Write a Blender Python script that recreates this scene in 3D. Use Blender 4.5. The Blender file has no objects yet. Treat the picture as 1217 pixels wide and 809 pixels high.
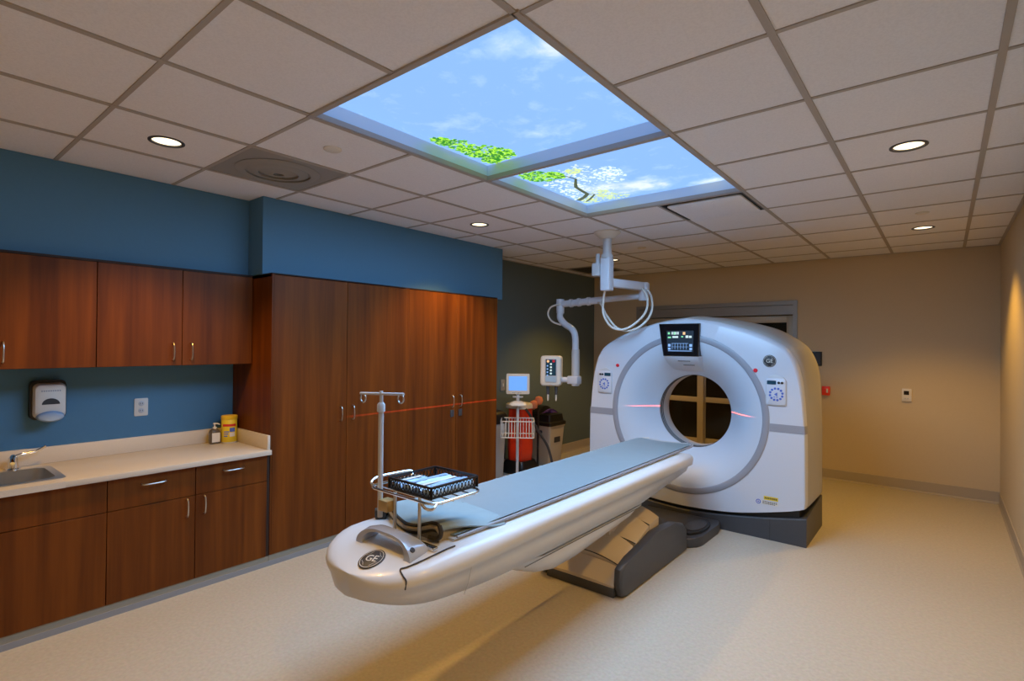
import bpy, bmesh, math, random
from mathutils import Vector, Matrix
random.seed(7)
S = bpy.context.scene
COL = S.collection
PI = math.pi

# ------------------------------------------------------------------ materials
def mat(name, col, rough=.5, metal=0., noise=0., nscale=40., spec=.5, bump=0., coat=0.):
    m = bpy.data.materials.new(name); m.use_nodes = True
    nt = m.node_tree; b = nt.nodes['Principled BSDF']
    b.inputs['Base Color'].default_value = (*col, 1)
    b.inputs['Roughness'].default_value = rough
    b.inputs['Metallic'].default_value = metal
    b.inputs['Specular IOR Level'].default_value = spec
    b.inputs['Coat Weight'].default_value = coat
    if noise or bump:
        tc = nt.nodes.new('ShaderNodeTexCoord'); n = nt.nodes.new('ShaderNodeTexNoise')
        n.inputs['Scale'].default_value = nscale; n.inputs['Detail'].default_value = 4
        nt.links.new(tc.outputs['Object'], n.inputs['Vector'])
        if noise:
            r = nt.nodes.new('ShaderNodeMapRange')
            r.inputs['To Min'].default_value = 1-noise; r.inputs['To Max'].default_value = 1+noise
            nt.links.new(n.outputs['Fac'], r.inputs['Value'])
            mx = nt.nodes.new('ShaderNodeVectorMath'); mx.operation = 'SCALE'
            mx.inputs[0].default_value = col
            nt.links.new(r.outputs[0], mx.inputs['Scale'])
            nt.links.new(mx.outputs[0], b.inputs['Base Color'])
        if bump:
            bp = nt.nodes.new('ShaderNodeBump'); bp.inputs['Strength'].default_value = bump; bp.inputs['Distance'].default_value = .002
            nt.links.new(n.outputs['Fac'], bp.inputs['Height']); nt.links.new(bp.outputs[0], b.inputs['Normal'])
    return m

def emit(name, col, st=1.):
    m = bpy.data.materials.new(name); m.use_nodes = True
    nt = m.node_tree; b = nt.nodes['Principled BSDF']
    b.inputs['Base Color'].default_value = (*[c*.3 for c in col], 1)
    b.inputs['Emission Color'].default_value = (*col, 1); b.inputs['Emission Strength'].default_value = st
    b.inputs['Roughness'].default_value = .4
    return m

def wood_mat(name, c1, c2):
    m = bpy.data.materials.new(name); m.use_nodes = True
    nt = m.node_tree; b = nt.nodes['Principled BSDF']; L = nt.links.new
    g = nt.nodes.new('ShaderNodeNewGeometry')
    mp = nt.nodes.new('ShaderNodeMapping'); mp.inputs['Scale'].default_value = (30, 30, 1.3)
    n = nt.nodes.new('ShaderNodeTexNoise'); n.inputs['Scale'].default_value = 1.; n.inputs['Detail'].default_value = 7; n.inputs['Roughness'].default_value = .62
    mp2 = nt.nodes.new('ShaderNodeMapping'); mp2.inputs['Scale'].default_value = (9, 9, .45)
    n2 = nt.nodes.new('ShaderNodeTexNoise'); n2.inputs['Scale'].default_value = 1.; n2.inputs['Detail'].default_value = 3; n2.inputs['Distortion'].default_value = .6
    a = nt.nodes.new('ShaderNodeMath'); a.operation = 'MULTIPLY_ADD'; a.inputs[1].default_value = .5
    r = nt.nodes.new('ShaderNodeValToRGB')
    r.color_ramp.elements[0].position = .52; r.color_ramp.elements[0].color = (*c1, 1)
    r.color_ramp.elements[1].position = .98; r.color_ramp.elements[1].color = (*c2, 1)
    L(g.outputs['Position'], mp.inputs[0]); L(mp.outputs[0], n.inputs['Vector'])
    L(g.outputs['Position'], mp2.inputs[0]); L(mp2.outputs[0], n2.inputs['Vector'])
    L(n.outputs['Fac'], a.inputs[0]); L(n2.outputs['Fac'], a.inputs[2]); L(a.outputs[0], r.inputs[0])
    L(r.outputs[0], b.inputs['Base Color'])
    b.inputs['Roughness'].default_value = .48; b.inputs['Specular IOR Level'].default_value = .2
    return m

def floor_mat():
    m = bpy.data.materials.new('floor_vinyl'); m.use_nodes = True
    nt = m.node_tree; b = nt.nodes['Principled BSDF']; L = nt.links.new
    g = nt.nodes.new('ShaderNodeNewGeometry')
    n = nt.nodes.new('ShaderNodeTexNoise'); n.inputs['Scale'].default_value = 55; n.inputs['Detail'].default_value = 5
    n2 = nt.nodes.new('ShaderNodeTexVoronoi'); n2.inputs['Scale'].default_value = 70
    L(g.outputs['Position'], n.inputs['Vector']); L(g.outputs['Position'], n2.inputs['Vector'])
    r = nt.nodes.new('ShaderNodeValToRGB')
    r.color_ramp.elements[0].position = .3; r.color_ramp.elements[0].color = (.435, .385, .315, 1)
    r.color_ramp.elements[1].position = .7; r.color_ramp.elements[1].color = (.50, .45, .375, 1)
    L(n.outputs['Fac'], r.inputs[0])
    mx = nt.nodes.new('ShaderNodeMix'); mx.data_type = 'RGBA'; mx.blend_type = 'MULTIPLY'; mx.inputs[0].default_value = .06
    L(r.outputs[0], mx.inputs[6]); L(n2.outputs['Color'], mx.inputs[7]); L(mx.outputs[2], b.inputs['Base Color'])
    b.inputs['Roughness'].default_value = .5; b.inputs['Specular IOR Level'].default_value = .3
    return m

def tile_mat():
    m = bpy.data.materials.new('ceiling_tile'); m.use_nodes = True
    nt = m.node_tree; b = nt.nodes['Principled BSDF']; L = nt.links.new
    g = nt.nodes.new('ShaderNodeNewGeometry')
    n = nt.nodes.new('ShaderNodeTexNoise'); n.inputs['Scale'].default_value = 120; n.inputs['Detail'].default_value = 6
    L(g.outputs['Position'], n.inputs['Vector'])
    r = nt.nodes.new('ShaderNodeValToRGB')
    r.color_ramp.elements[0].position = .35; r.color_ramp.elements[0].color = (.77, .77, .82, 1)
    r.color_ramp.elements[1].position = .6; r.color_ramp.elements[1].color = (.82, .82, .87, 1)
    L(n.outputs['Fac'], r.inputs[0]); L(r.outputs[0], b.inputs['Base Color'])
    bp = nt.nodes.new('ShaderNodeBump'); bp.inputs['Strength'].default_value = .25; bp.inputs['Distance'].default_value = .002
    L(n.outputs['Fac'], bp.inputs['Height']); L(bp.outputs[0], b.inputs['Normal'])
    b.inputs['Roughness'].default_value = .95; b.inputs['Specular IOR Level'].default_value = .1
    return m

def sky_picture_mat(name, seed, centers, st):
    """backlit transparency: blue sky with clouds at the given spots (x, y, rx, ry, amount)"""
    m = bpy.data.materials.new(name); m.use_nodes = True
    nt = m.node_tree; b = nt.nodes['Principled BSDF']; L = nt.links.new
    g = nt.nodes.new('ShaderNodeNewGeometry')
    n = nt.nodes.new('ShaderNodeTexNoise'); n.inputs['Scale'].default_value = 7; n.inputs['Detail'].default_value = 9
    n.inputs['Roughness'].default_value = .62; n.inputs['Distortion'].default_value = .3
    mp = nt.nodes.new('ShaderNodeMapping'); mp.inputs['Location'].default_value = (seed, seed*.7, 0)
    L(g.outputs['Position'], mp.inputs[0]); L(mp.outputs[0], n.inputs['Vector'])
    total = None
    for (cx, cy, rx, ry, am) in centers:
        sb = nt.nodes.new('ShaderNodeMapping')
        sb.inputs['Scale'].default_value = (1/rx, 1/ry, 0); sb.inputs['Location'].default_value = (-cx/rx, -cy/ry, 0)
        ln = nt.nodes.new('ShaderNodeVectorMath'); ln.operation = 'LENGTH'
        mr = nt.nodes.new('ShaderNodeMapRange'); mr.interpolation_type = 'SMOOTHSTEP'
        mr.inputs['From Min'].default_value = 1.; mr.inputs['From Max'].default_value = 0.
        mr.inputs['To Min'].default_value = 0; mr.inputs['To Max'].default_value = am
        L(g.outputs['Position'], sb.inputs[0]); L(sb.outputs[0], ln.inputs[0]); L(ln.outputs['Value'], mr.inputs['Value'])
        if total is None: total = mr.outputs[0]
        else:
            ad = nt.nodes.new('ShaderNodeMath'); ad.operation = 'ADD'
            L(total, ad.inputs[0]); L(mr.outputs[0], ad.inputs[1]); total = ad.outputs[0]
    ad = nt.nodes.new('ShaderNodeMath'); ad.operation = 'ADD'
    L(n.outputs['Fac'], ad.inputs[0]); L(total, ad.inputs[1])
    r = nt.nodes.new('ShaderNodeValToRGB')
    e = r.color_ramp.elements
    e[0].position = .55; e[0].color = (.26, .50, .98, 1)
    e[1].position = 1.1 if False else 1.0; e[1].color = (.80, .90, 1.0, 1)
    x = e.new(.75); x.color = (.40, .63, .99, 1)
    L(ad.outputs[0], r.inputs[0])
    b.inputs['Base Color'].default_value = (.05, .05, .05, 1); b.inputs['Roughness'].default_value = .6
    L(r.outputs[0], b.inputs['Emission Color']); b.inputs['Emission Strength'].default_value = st
    return m

M = dict(
    wood=wood_mat('cherry_laminate', (.082, .0190, .0018), (.185, .049, .0045)),
    edge_and_shade=mat('dark_carcass_and_gap_shade', (.018, .006, .002), .7),  # base carcass and filler tone, also the painted shade line on cabinet tops
    blue=mat('blue_wall_paint', (.080, .205, .330), .75, noise=.04, nscale=60),
    slate=mat('slate_wall_tone', (.105, .145, .150), .75, noise=.04, nscale=60),  # rear stretch of the left wall, set greyer than the blue stretch
    beige=mat('beige_wall_paint', (.60, .49, .33), .8, noise=.03, nscale=60),
    floor=floor_mat(), tile=tile_mat(),
    grid=mat('ceiling_grid_metal', (.40, .36, .33), .6),
    cove=mat('taupe_rubber_cove', (.42, .36, .28), .6),
    toe=mat('olive_toe_kick', (.30, .265, .20), .6), toeg=mat('grey_toe_strip', (.27, .27, .28), .6),
    counter=mat('cream_counter_laminate', (.60, .52, .43), .35, noise=.07, nscale=160),
    chrome=mat('polished_chrome', (.8, .8, .8), .15, 1.),
    steel=mat('brushed_steel', (.55, .55, .55), .32, 1., noise=.06, nscale=30),
    nickel=mat('satin_nickel', (.62, .60, .57), .28, 1.),
    alu=mat('grey_anodised_aluminium', (.33, .32, .30), .45, .35),
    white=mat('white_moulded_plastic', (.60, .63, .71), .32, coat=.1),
    tablew=mat('white_table_plastic', (.62, .625, .65), .32, coat=.1),
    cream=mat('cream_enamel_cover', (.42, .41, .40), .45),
    grey=mat('mid_grey_plastic', (.30, .31, .36), .4),
    lgrey=mat('light_grey_plastic', (.52, .53, .56), .4),
    dgrey=mat('charcoal_plastic', (.055, .057, .065), .45, noise=.08, nscale=30),
    black=mat('black_plastic', (.008, .008, .009), .4),
    blackgloss=mat('black_gloss_plastic', (.006, .006, .008), .12),
    disc=mat('pale_blue_white_plastic', (.57, .63, .73), .38),
    pad=mat('blue_grey_vinyl_sheet', (.205, .275, .32), .45, noise=.05, nscale=14),
    blanket=mat('blue_grey_blanket', (.24, .315, .35), .8, noise=.08, nscale=20, bump=.3),
    strap=mat('olive_black_webbing', (.035, .030, .026), .8),
    strapl=mat('tan_webbing', (.33, .28, .20), .8),
    plate=mat('beige_telescoping_cover', (.58, .50, .40), .45),
    silver=mat('silver_blue_handle', (.50, .55, .66), .25, .35),
    yellow=mat('yellow_plastic', (.80, .50, .02), .4),
    yellowl=mat('yellow_label', (.78, .58, .03), .5),
    redl=mat('red_print', (.65, .03, .02), .5),
    red=mat('red_orange_vinyl', (.85, .045, .012), .4, noise=.1, nscale=10),
    redb=mat('red_button', (.75, .02, .04), .3),
    pink=mat('salmon_plastic', (.75, .25, .13), .5),
    bluep=mat('blue_print', (.08, .15, .55), .5),
    dblue=mat('dark_blue_screen', (.012, .06, .10), .2),
    ivory=mat('ivory_plastic', (.72, .68, .62), .45),
    bin=mat('tan_bin_plastic', (.52, .44, .32), .5),
    purple=mat('purple_plastic', (.07, .03, .22), .4),
    darkprint=mat('dark_print', (.03, .03, .035), .5),
    glass=None,
    lens=emit('lit_lamp_lens', (1., .80, .52), 2.2),
    scrblue=emit('lit_blue_screen', (.14, .36, .90), .95),
    scrdark=emit('lit_dark_screen', (.010, .022, .040), .8),
    scrgreen=emit('screen_green', (.25, .75, .40), .8),
    scrwhite=emit('screen_white', (.65, .80, .80), .8),
    scramber=emit('screen_amber', (.95, .55, .25), .9),
    scrbl=emit('screen_light_blue', (.25, .45, .85), .9),
    leaf1=emit('backlit_leaf_green', (.16, .55, .02), .9),
    leaf2=emit('backlit_leaf_lime', (.42, .80, .07), .95),
    leaf3=emit('backlit_leaf_dark', (.04, .27, .03), .9),
    bloss=emit('backlit_blossom', (.72, .86, .80), 1.),
    bloss2=emit('backlit_pale_yellow_blossom', (.58, .70, .33), 1.),
    branch=emit('backlit_branch', (.075, .10, .05), 1.),
    reveal=mat('white_gloss_reveal', (.68, .80, .93), .2),
    diff=mat('grey_diffuser_metal', (.30, .29, .275), .6),
    corridor=mat('brown_corridor_paint', (.30, .22, .13), .8),
    gasket=mat('pale_grey_gasket', (.6, .6, .62), .5),
    paper=mat('white_blue_sterile_wrap', (.55, .70, .85), .5),
    foil=mat('clear_pack_film', (.35, .5, .72), .25),
    brass=mat('tan_clamp', (.50, .34, .14), .4, .3),
)
gm = bpy.data.materials.new('dark_door_glass'); gm.use_nodes = True
_nt = gm.node_tree; _b = _nt.nodes['Principled BSDF']
_b.inputs['Base Color'].default_value = (.03, .027, .02, 1); _b.inputs['Roughness'].default_value = .08
_tr = _nt.nodes.new('ShaderNodeBsdfTransparent'); _tr.inputs[0].default_value = (.55, .5, .42, 1)
_mx = _nt.nodes.new('ShaderNodeMixShader'); _mx.inputs[0].default_value = .45
_nt.links.new(_tr.outputs[0], _mx.inputs[1]); _nt.links.new(_b.outputs[0], _mx.inputs[2])
_nt.links.new(_mx.outputs[0], _nt.nodes['Material Output'].inputs[0])
M['glass'] = gm

# ------------------------------------------------------------------ mesh helpers
def nb(): return bmesh.new()

def box(bm, a, b, bev=0., seg=2):
    x0, y0, z0 = [min(p, q) for p, q in zip(a, b)]; x1, y1, z1 = [max(p, q) for p, q in zip(a, b)]
    v = [bm.verts.new(p) for p in ((x0,y0,z0),(x1,y0,z0),(x1,y1,z0),(x0,y1,z0),(x0,y0,z1),(x1,y0,z1),(x1,y1,z1),(x0,y1,z1))]
    fs = [bm.faces.new([v[i] for i in q]) for q in ((3,2,1,0),(4,5,6,7),(0,1,5,4),(1,2,6,5),(2,3,7,6),(3,0,4,7))]
    if bev:
        es = list({e for f in fs for e in f.edges})
        bmesh.ops.bevel(bm, geom=es, offset=bev, segments=seg, affect='EDGES', profile=.5)
    return bm

def loft(bm, rings, cap0=True, cap1=True, closed=True):
    R = [[bm.verts.new(p) for p in r] for r in rings]
    n = len(R[0])
    for a, b in zip(R, R[1:]):
        for i in range(n if closed else n-1):
            j = (i+1) % n
            try: bm.faces.new((a[i], a[j], b[j], b[i]))
            except ValueError: pass
    if cap0: bm.faces.new(R[0][::-1])
    if cap1: bm.faces.new(R[-1])
    return R

def tube(bm, pts, r, n=10, caps=True):
    pts = [Vector(p) for p in pts]; rs = r if isinstance(r, (list, tuple)) else [r]*len(pts)
    T = []
    for i in range(len(pts)):
        a = pts[max(i-1, 0)]; b = pts[min(i+1, len(pts)-1)]
        T.append((b-a).normalized())
    u = T[0].orthogonal().normalized(); rings = []
    for i, p in enumerate(pts):
        if i:
            q = T[i-1].rotation_difference(T[i]); u = q @ u
        u = (u - T[i]*u.dot(T[i])).normalized(); w = T[i].cross(u)
        rings.append([p + (u*math.cos(2*PI*k/n) + w*math.sin(2*PI*k/n))*rs[i] for k in range(n)])
    loft(bm, rings, caps, caps)
    return bm

def spline(pts, k=8):
    pts = [Vector(p) for p in pts]; out = []
    for i in range(len(pts)-1):
        p0 = pts[max(i-1, 0)]; p1 = pts[i]; p2 = pts[i+1]; p3 = pts[min(i+2, len(pts)-1)]
        for j in range(k):
            t = j/k
            out.append(.5*((2*p1)+(p2-p0)*t+(2*p0-5*p1+4*p2-p3)*t*t+(3*p1-p0-3*p2+p3)*t**3))
    out.append(pts[-1]); return out

def lathe(bm, prof, c=(0,0,0), axis='z', n=32, cap0=True, cap1=True):
    rings = []
    for r, h in prof:
        ring = []
        for k in range(n):
            a = 2*PI*k/n; x, y = r*math.cos(a), r*math.sin(a)
            p = {'z': (x, y, h), 'y': (x, h, y), 'x': (h, x, y)}[axis]
            ring.append((c[0]+p[0], c[1]+p[1], c[2]+p[2]))
        rings.append(ring)
    loft(bm, rings, cap0, cap1); return bm

def prism(bm, poly, axis, a0, a1, bev=0., seg=2):
    def P(u, v, a): return {'x': (a, u, v), 'y': (u, a, v), 'z': (u, v, a)}[axis]
    A = [bm.verts.new(P(u, v, a0)) for u, v in poly]; B = [bm.verts.new(P(u, v, a1)) for u, v in poly]
    n = len(poly); fs = [bm.faces.new(A[::-1]), bm.faces.new(B)]
    for i in range(n): fs.append(bm.faces.new((A[i], A[(i+1) % n], B[(i+1) % n], B[i])))
    if bev:
        es = list({e for f in fs[:2] for e in f.edges})
        bmesh.ops.bevel(bm, geom=es, offset=bev, segments=seg, affect='EDGES', profile=.5)
    return bm

def rrect(x0, y0, x1, y1, r, k=6):
    o = []
    for cx, cy, a0 in ((x1-r, y1-r, 0), (x0+r, y1-r, 90), (x0+r, y0+r, 180), (x1-r, y0+r, 270)):
        for i in range(k+1):
            a = math.radians(a0+90*i/k); o.append((cx+r*math.cos(a), cy+r*math.sin(a)))
    return o

def quad(bm, *p): bm.faces.new([bm.verts.new(q) for q in p]); return bm

def text_bm(bm, s, size, mtx, extrude=.0008):
    cu = bpy.data.curves.new('lettering', 'FONT'); cu.body = s; cu.size = size; cu.extrude = extrude
    cu.align_x = 'CENTER'; cu.align_y = 'CENTER'
    o = bpy.data.objects.new('lettering', cu); COL.objects.link(o); bpy.context.view_layer.update()
    me = o.to_mesh(); t = bmesh.new(); t.from_mesh(me); t.transform(mtx)
    tmp = bpy.data.meshes.new('tmp'); t.to_mesh(tmp); t.free(); bm.from_mesh(tmp)
    bpy.data.meshes.remove(tmp); o.to_mesh_clear(); bpy.data.objects.remove(o); bpy.data.curves.remove(cu)
    return bm

ORI = {}     # world origin of every object (all roots unrotated while building)
def obj(name, bm, m, parent=None, smooth=40., loc=None):
    o0 = ORI[parent.name] if parent else Vector(loc if loc else (0, 0, 0))
    bmesh.ops.recalc_face_normals(bm, faces=bm.faces[:])
    me = bpy.data.meshes.new(name); bmesh.ops.translate(bm, verts=bm.verts, vec=-o0)
    bm.to_mesh(me); bm.free(); me.materials.append(m if not isinstance(m, str) else M[m])
    if smooth:
        for p in me.polygons: p.use_smooth = True
        me.set_sharp_from_angle(angle=math.radians(smooth))
    o = bpy.data.objects.new(name, me); COL.objects.link(o)
    if parent: o.parent = parent
    elif loc: o.location = o0
    ORI[o.name] = o0
    return o

def tag(o, label, cat, group=None):
    o['label'] = label; o['category'] = cat
    if group: o['group'] = group
    return o
def thing(name, label, cat, loc=(0,0,0), group=None):
    o = bpy.data.objects.new(name, None); COL.objects.link(o); o.location = loc; o.empty_display_size = .1
    ORI[o.name] = Vector(loc); return tag(o, label, cat, group)
def one(name, bm, m, label, cat, loc, group=None, smooth=40.):
    return tag(obj(name, bm, m, None, smooth, loc), label, cat, group)
def struct(name, bm, m, parent=None, smooth=0, **k):
    o = obj(name, bm, m, parent, smooth, **k)
    if not parent: o['kind'] = 'structure'
    return o
def bxo(name, a, b, m, parent=None, bev=0., seg=2): return obj(name, box(nb(), a, b, bev, seg), m, parent)

# ------------------------------------------------------------------ room constants (metres)
CH = 2.63
XL, XR, YB, YF = -4.28, .441, 7.29, -2.6
GX, GY, T = -1.063, 1.922, .61          # ceiling grid origin and module
XT, YT0, YT1 = -3.67, 1.82, 4.25        # tall cabinets
XB = -3.67                              # base cabinet fronts
XU = -3.96                              # upper cabinet fronts

# ------------------------------------------------------------------ setting
struct('floor', box(nb(), (XL-.1, YF-.1, -.06), (XR+.1, YB+2.0, 0)), 'floor')
struct('wall_left', box(nb(), (XL-.1, YF, 0), (XL, 4.2, CH+.4)), 'blue')
struct('wall_left_rear', box(nb(), (XL-.1, 4.2, 0), (XL, YB+.1, CH+.4)), 'slate')
struct('wall_right', box(nb(), (XR, YF, 0), (XR+.1, YB+.1, CH+.4)), 'beige')
struct('wall_front', box(nb(), (XL-.1, YF-.1, 0), (XR+.1, YF, CH+.4)), 'beige')
DX0, DX1, DZ = -3.55, -1.404, 2.143     # doorway
b = nb(); box(b, (XL, YB, 0), (DX0, YB+.14, CH+.4)); box(b, (DX1, YB, 0), (XR, YB+.14, CH+.4)); box(b, (DX0, YB, DZ), (DX1, YB+.14, CH+.4))
struct('wall_back', b, 'beige')
# corridor seen through the glass door
b = nb(); box(b, (-4.2, YB+1.9, 0), (-.8, YB+2.0, 2.8)); box(b, (-4.3, YB+.14, 0), (-4.2, YB+2.0, 2.8)); box(b, (-.8, YB+.14, 0), (-.7, YB+2.0, 2.8)); box(b, (-4.3, YB+.14, 2.6), (-.7, YB+2.0, 2.8))
struct('wall_corridor', b, 'corridor')
# bulkheads
b = nb(); box(b, (XL, YT0, 2.064), (-3.82, 4.50, CH-.002)); struct('wall_bulkhead_deep', b, 'blue')
b = nb(); box(b, (XL, YF, 2.063), (-4.04, YT0, CH-.002)); struct('wall_bulkhead_shallow', b, 'blue')
# baseboards
def baseboard(name, a, b_, nrm):
    bm = nb(); (x0, y0), (x1, y1) = a, b_
    if nrm[0]:
        s = nrm[0]; prism(bm, [(x0, 0), (x0+s*.014, 0), (x0+s*.014, .004), (x0+s*.006, .02), (x0+s*.006, .122), (x0, .125)], 'y', y0, y1)
    else:
        s = nrm[1]
        prism(bm, [(y0, 0), (y0+s*.014, 0), (y0+s*.014, .004), (y0+s*.006, .02), (y0+s*.006, .122), (y0, .125)], 'x', x0, x1)
    struct(name, bm, 'cove')
baseboard('baseboard_back', (DX1+.0, YB), (XR, YB), (0, -1))
baseboard('baseboard_back_left', (XL, YB), (DX0, YB), (0, -1))
baseboard('baseboard_right', (XR, YF), (XR, YB-.02), (-1, 0))
baseboard('baseboard_left', (XL, 4.27), (XL, YB-.02), (1, 0))

# ------------------------------------------------------------------ ceiling grid, tiles with cut-outs
i0, i1, j0, j1 = -6, 2, -8, 8
DL = [(-4, -2), (1, -2), (-4, 2), (1, 2), (-4, 6), (1, 6), (-4, -6), (1, -6)]   # cells with a downlight (cell index = line above)
DL = [(-4, -2), (1, -2), (-4, 2), (1, 2), (-4, 6), (1, 6), (-4, -6), (1, -6)]
def cell(i, j): return GX+T*i, GY+T*j
down_xy = [(-3.198, 1.007), (-.148, 1.007), (-3.198, 3.447), (-.148, 3.447), (-3.198, 5.887), (-.148, 5.887), (-3.198, -1.433), (-.148, -1.433)]
RL = .072
bm = nb()
for i in range(i0, i1+1):
    for j in range(j0, j1+1):
        x0, y0 = cell(i, j); x1, y1 = x0+T, y0+T
        if i in (-2, -1) and -1 <= j <= 2: continue                     # luminous ceiling opening
        if (i, j) in ((-4, -1), (-1, 3)): continue                       # air diffusers
        cx, cy = (x0+x1)/2, (y0+y1)/2
        x0c, x1c, y0c, y1c = max(x0, XL), min(x1, XR), max(y0, YF), min(y1, YB)
        if x1c <= x0c or y1c <= y0c: continue
        hit = [d for d in down_xy if abs(d[0]-cx) < .1 and abs(d[1]-cy) < .1]
        if hit:
            hx, hy = hit[0]; N = 32; o, c = [], []
            for k in range(N):
                a = 2*PI*(k+.5)/N; ca, sa = math.cos(a), math.sin(a); s = (T/2)/max(abs(ca), abs(sa))
                o.append(bm.verts.new((min(max(cx+s*ca, x0c), x1c), min(max(cy+s*sa, y0c), y1c), CH))); c.append(bm.verts.new((hx+RL*ca, hy+RL*sa, CH)))
            for k in range(N): bm.faces.new((o[k], c[k], c[(k+1) % N], o[(k+1) % N]))
            # fill the four corners
            for sx, sy, q in ((1, 1, 4), (-1, 1, 12), (-1, -1, 20), (1, -1, 28)):
                k = q-1; bm.faces.new((o[k], o[(k+1) % N], bm.verts.new((cx+sx*T/2, cy+sy*T/2, CH))))
        else:
            quad(bm, (x0c, y0c, CH), (x1c, y0c, CH), (x1c, y1c, CH), (x0c, y1c, CH))
ceil = struct('ceiling', bm, 'tile')
# plenum slab above so that no light leaks in
struct('ceiling_slab', box(nb(), (XL-.1, YF-.1, CH+.34), (XR+.1, YB+.14, CH+.44)), 'grid')
bm = nb(); w = .0125; h = .006
for i in range(i0, i1+2):
    x = GX+T*i
    if not XL < x < XR: continue
    for a, b_ in (((YF, GY-T), (GY+3*T, YB)) if i == -1 else ((YF, YB),)):
        box(bm, (x-w, a, CH-h), (x+w, b_, CH+.02))
for j in range(j0, j1+2):
    y = GY+T*j
    if not YF < y < YB: continue
    segs = ((XL, GX-2*T), (GX, XR)) if j in (0, 2) else ((XL, XR),)
    for a, b_ in segs: box(bm, (a, y-w*.8, CH-h+.0015), (b_, y+w*.8, CH+.02))
# wall angle
box(bm, (XL, YB-.022, CH-h), (XR, YB, CH)); box(bm, (XR-.022, YF, CH-h), (XR, YB, CH)); box(bm, (XL, 4.5, CH-h), (XL+.022, YB, CH))
struct('trim_1', bm, 'grid')
# clear frame strip round the luminous ceiling
bm = nb(); w2 = .02
x0, x1 = GX-2*T, GX; y0, ym, y1 = GY-T, GY+T, GY+3*T
for a, b_ in (((x0-w2, y0-w2), (x0+w2*.3, y1+w2)), ((x1-w2*.3, y0-w2), (x1+w2, y1+w2)), ((x0, y0-w2), (x1, y0+w2*.3)), ((x0, y1-w2*.3), (x1, y1+w2)), ((x0, ym-.016), (x1, ym+.016))):
    box(bm, (*a, CH-.010), (*b_, CH+.012))
struct('trim_2', bm, 'grid')

# ------------------------------------------------------------------ luminous ceiling panels
SKY_ST = 1.0; AREA_W = 43.
def lamp_area(name, x, y, z, sx, sy, watts, col, parent=None):
    l = bpy.data.lights.new(name, 'AREA'); l.shape = 'RECTANGLE'; l.size = sx; l.size_y = sy; l.energy = watts; l.color = col
    o = bpy.data.objects.new(name, l); COL.objects.link(o); o.location = (x, y, z)
    if parent: o.parent = parent; o.location = Vector((x, y, z))-ORI[parent.name]
    return o
RD = .09
def blobs(bm, spots, n, smin, smax, z, rnd):
    for (cx, cy, rx, ry) in spots:
        for _ in range(n):
            a, r = rnd.uniform(0, 2*PI), math.sqrt(rnd.random())
            x, y = cx+rx*r*math.cos(a), cy+ry*r*math.sin(a)
            s = rnd.uniform(smin, smax); t = rnd.uniform(0, PI)
            if not (x0+.015 < x < x1-.015): continue
            ca_, sa_ = math.cos(t), math.sin(t); w_ = rnd.uniform(.35, .7); ps = []
            for ux, uy in ((1, .05), (.45, w_), (-.3, w_*rnd.uniform(.5, 1.1)), (-1, rnd.uniform(-.2, .2)), (-.35, -w_), (.5, -w_*rnd.uniform(.5, 1.1))):
                ps.append((x+s*(ux*ca_-uy*sa_), y+s*(ux*sa_+uy*ca_), z))
            quad(bm, *ps)
def sky_unit(label, ya, yb, seed, clouds):
    t = thing('skylight_panel', label, 'light', ((x0+x1)/2, (ya+yb)/2, CH), 'luminous sky panels in the ceiling')
    p = obj('sky_picture', quad(nb(), (x0, ya, CH+RD), (x1, ya, CH+RD), (x1, yb, CH+RD), (x0, yb, CH+RD)), sky_picture_mat('backlit_sky_%d' % seed, seed, clouds, SKY_ST), t, 0)
    bm = nb()
    for a, b_ in (((x0, ya), (x0, yb)), ((x1, ya), (x1, yb)), ((x0, ya), (x1, ya)), ((x0, yb), (x1, yb))):
        dx = .004 if a[0] == b_[0] else 0; dy = .004-dx
        sx = dx*(1 if a[0] == x0 else -1); sy = dy*(1 if a[1] == ya else -1)
        box(bm, (a[0], a[1], CH), (b_[0]+sx, b_[1]+sy, CH+RD-.001))
    obj('reveal', bm, 'reveal', t)
    bm = nb(); box(bm, (x0-.01, ya+.001, CH+RD+.002), (x1+.01, yb-.001, CH+RD+.06)); obj('light_box', bm, 'alu', t)
    lamp_area('sky_panel_lamp', (x0+x1)/2, (ya+yb)/2, CH-.012, T*2-.05, yb-ya-.05, AREA_W, (.33, .62, 1.), t)
    return t, p
tn, pn = sky_unit('large blue sky ceiling panel with one green leaf cluster in its corner', y0, ym, 3,
    [(-1.20, 1.68, .17, .17, .46), (-1.32, 1.52, .20, .14, .22), (-1.95, 1.92, .22, .12, .19), (-1.66, 2.30, .26, .18, .25), (-1.9, 2.05, .3, .1, .1)])
tf, pf = sky_unit('farther blue sky ceiling panel with blossoming branch and white clouds', ym, y1, 11,
    [(-1.68, 3.52, .34, .26, .50), (-1.25, 3.70, .26, .10, .5), (-2.0, 3.4, .40, .4, .32), (-1.75, 3.15, .3, .22, .2)])
rnd = random.Random(5); zz = CH+RD-.002
b1, b2, b3 = nb(), nb(), nb()
near = [(-2.21, 2.06, .05, .07), (-2.17, 2.17, .08, .10), (-2.19, 2.30, .06, .10), (-2.12, 2.33, .10, .10), (-2.05, 2.40, .07, .08), (-2.19, 2.46, .06, .06), (-2.10, 2.46, .10, .05)]
blobs(b1, near, 70, .007, .020, zz, rnd); blobs(b2, near, 70, .006, .017, zz-.0006, rnd); blobs(b3, near, 34, .007, .018, zz-.0009, rnd)
for bb, mm in ((b1, 'leaf1'), (b2, 'leaf2'), (b3, 'leaf3')): o = obj('printed_foliage', bb, mm, tn, 0); o['kind'] = 'stuff'
b1, b2, b3 = nb(), nb(), nb()
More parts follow.
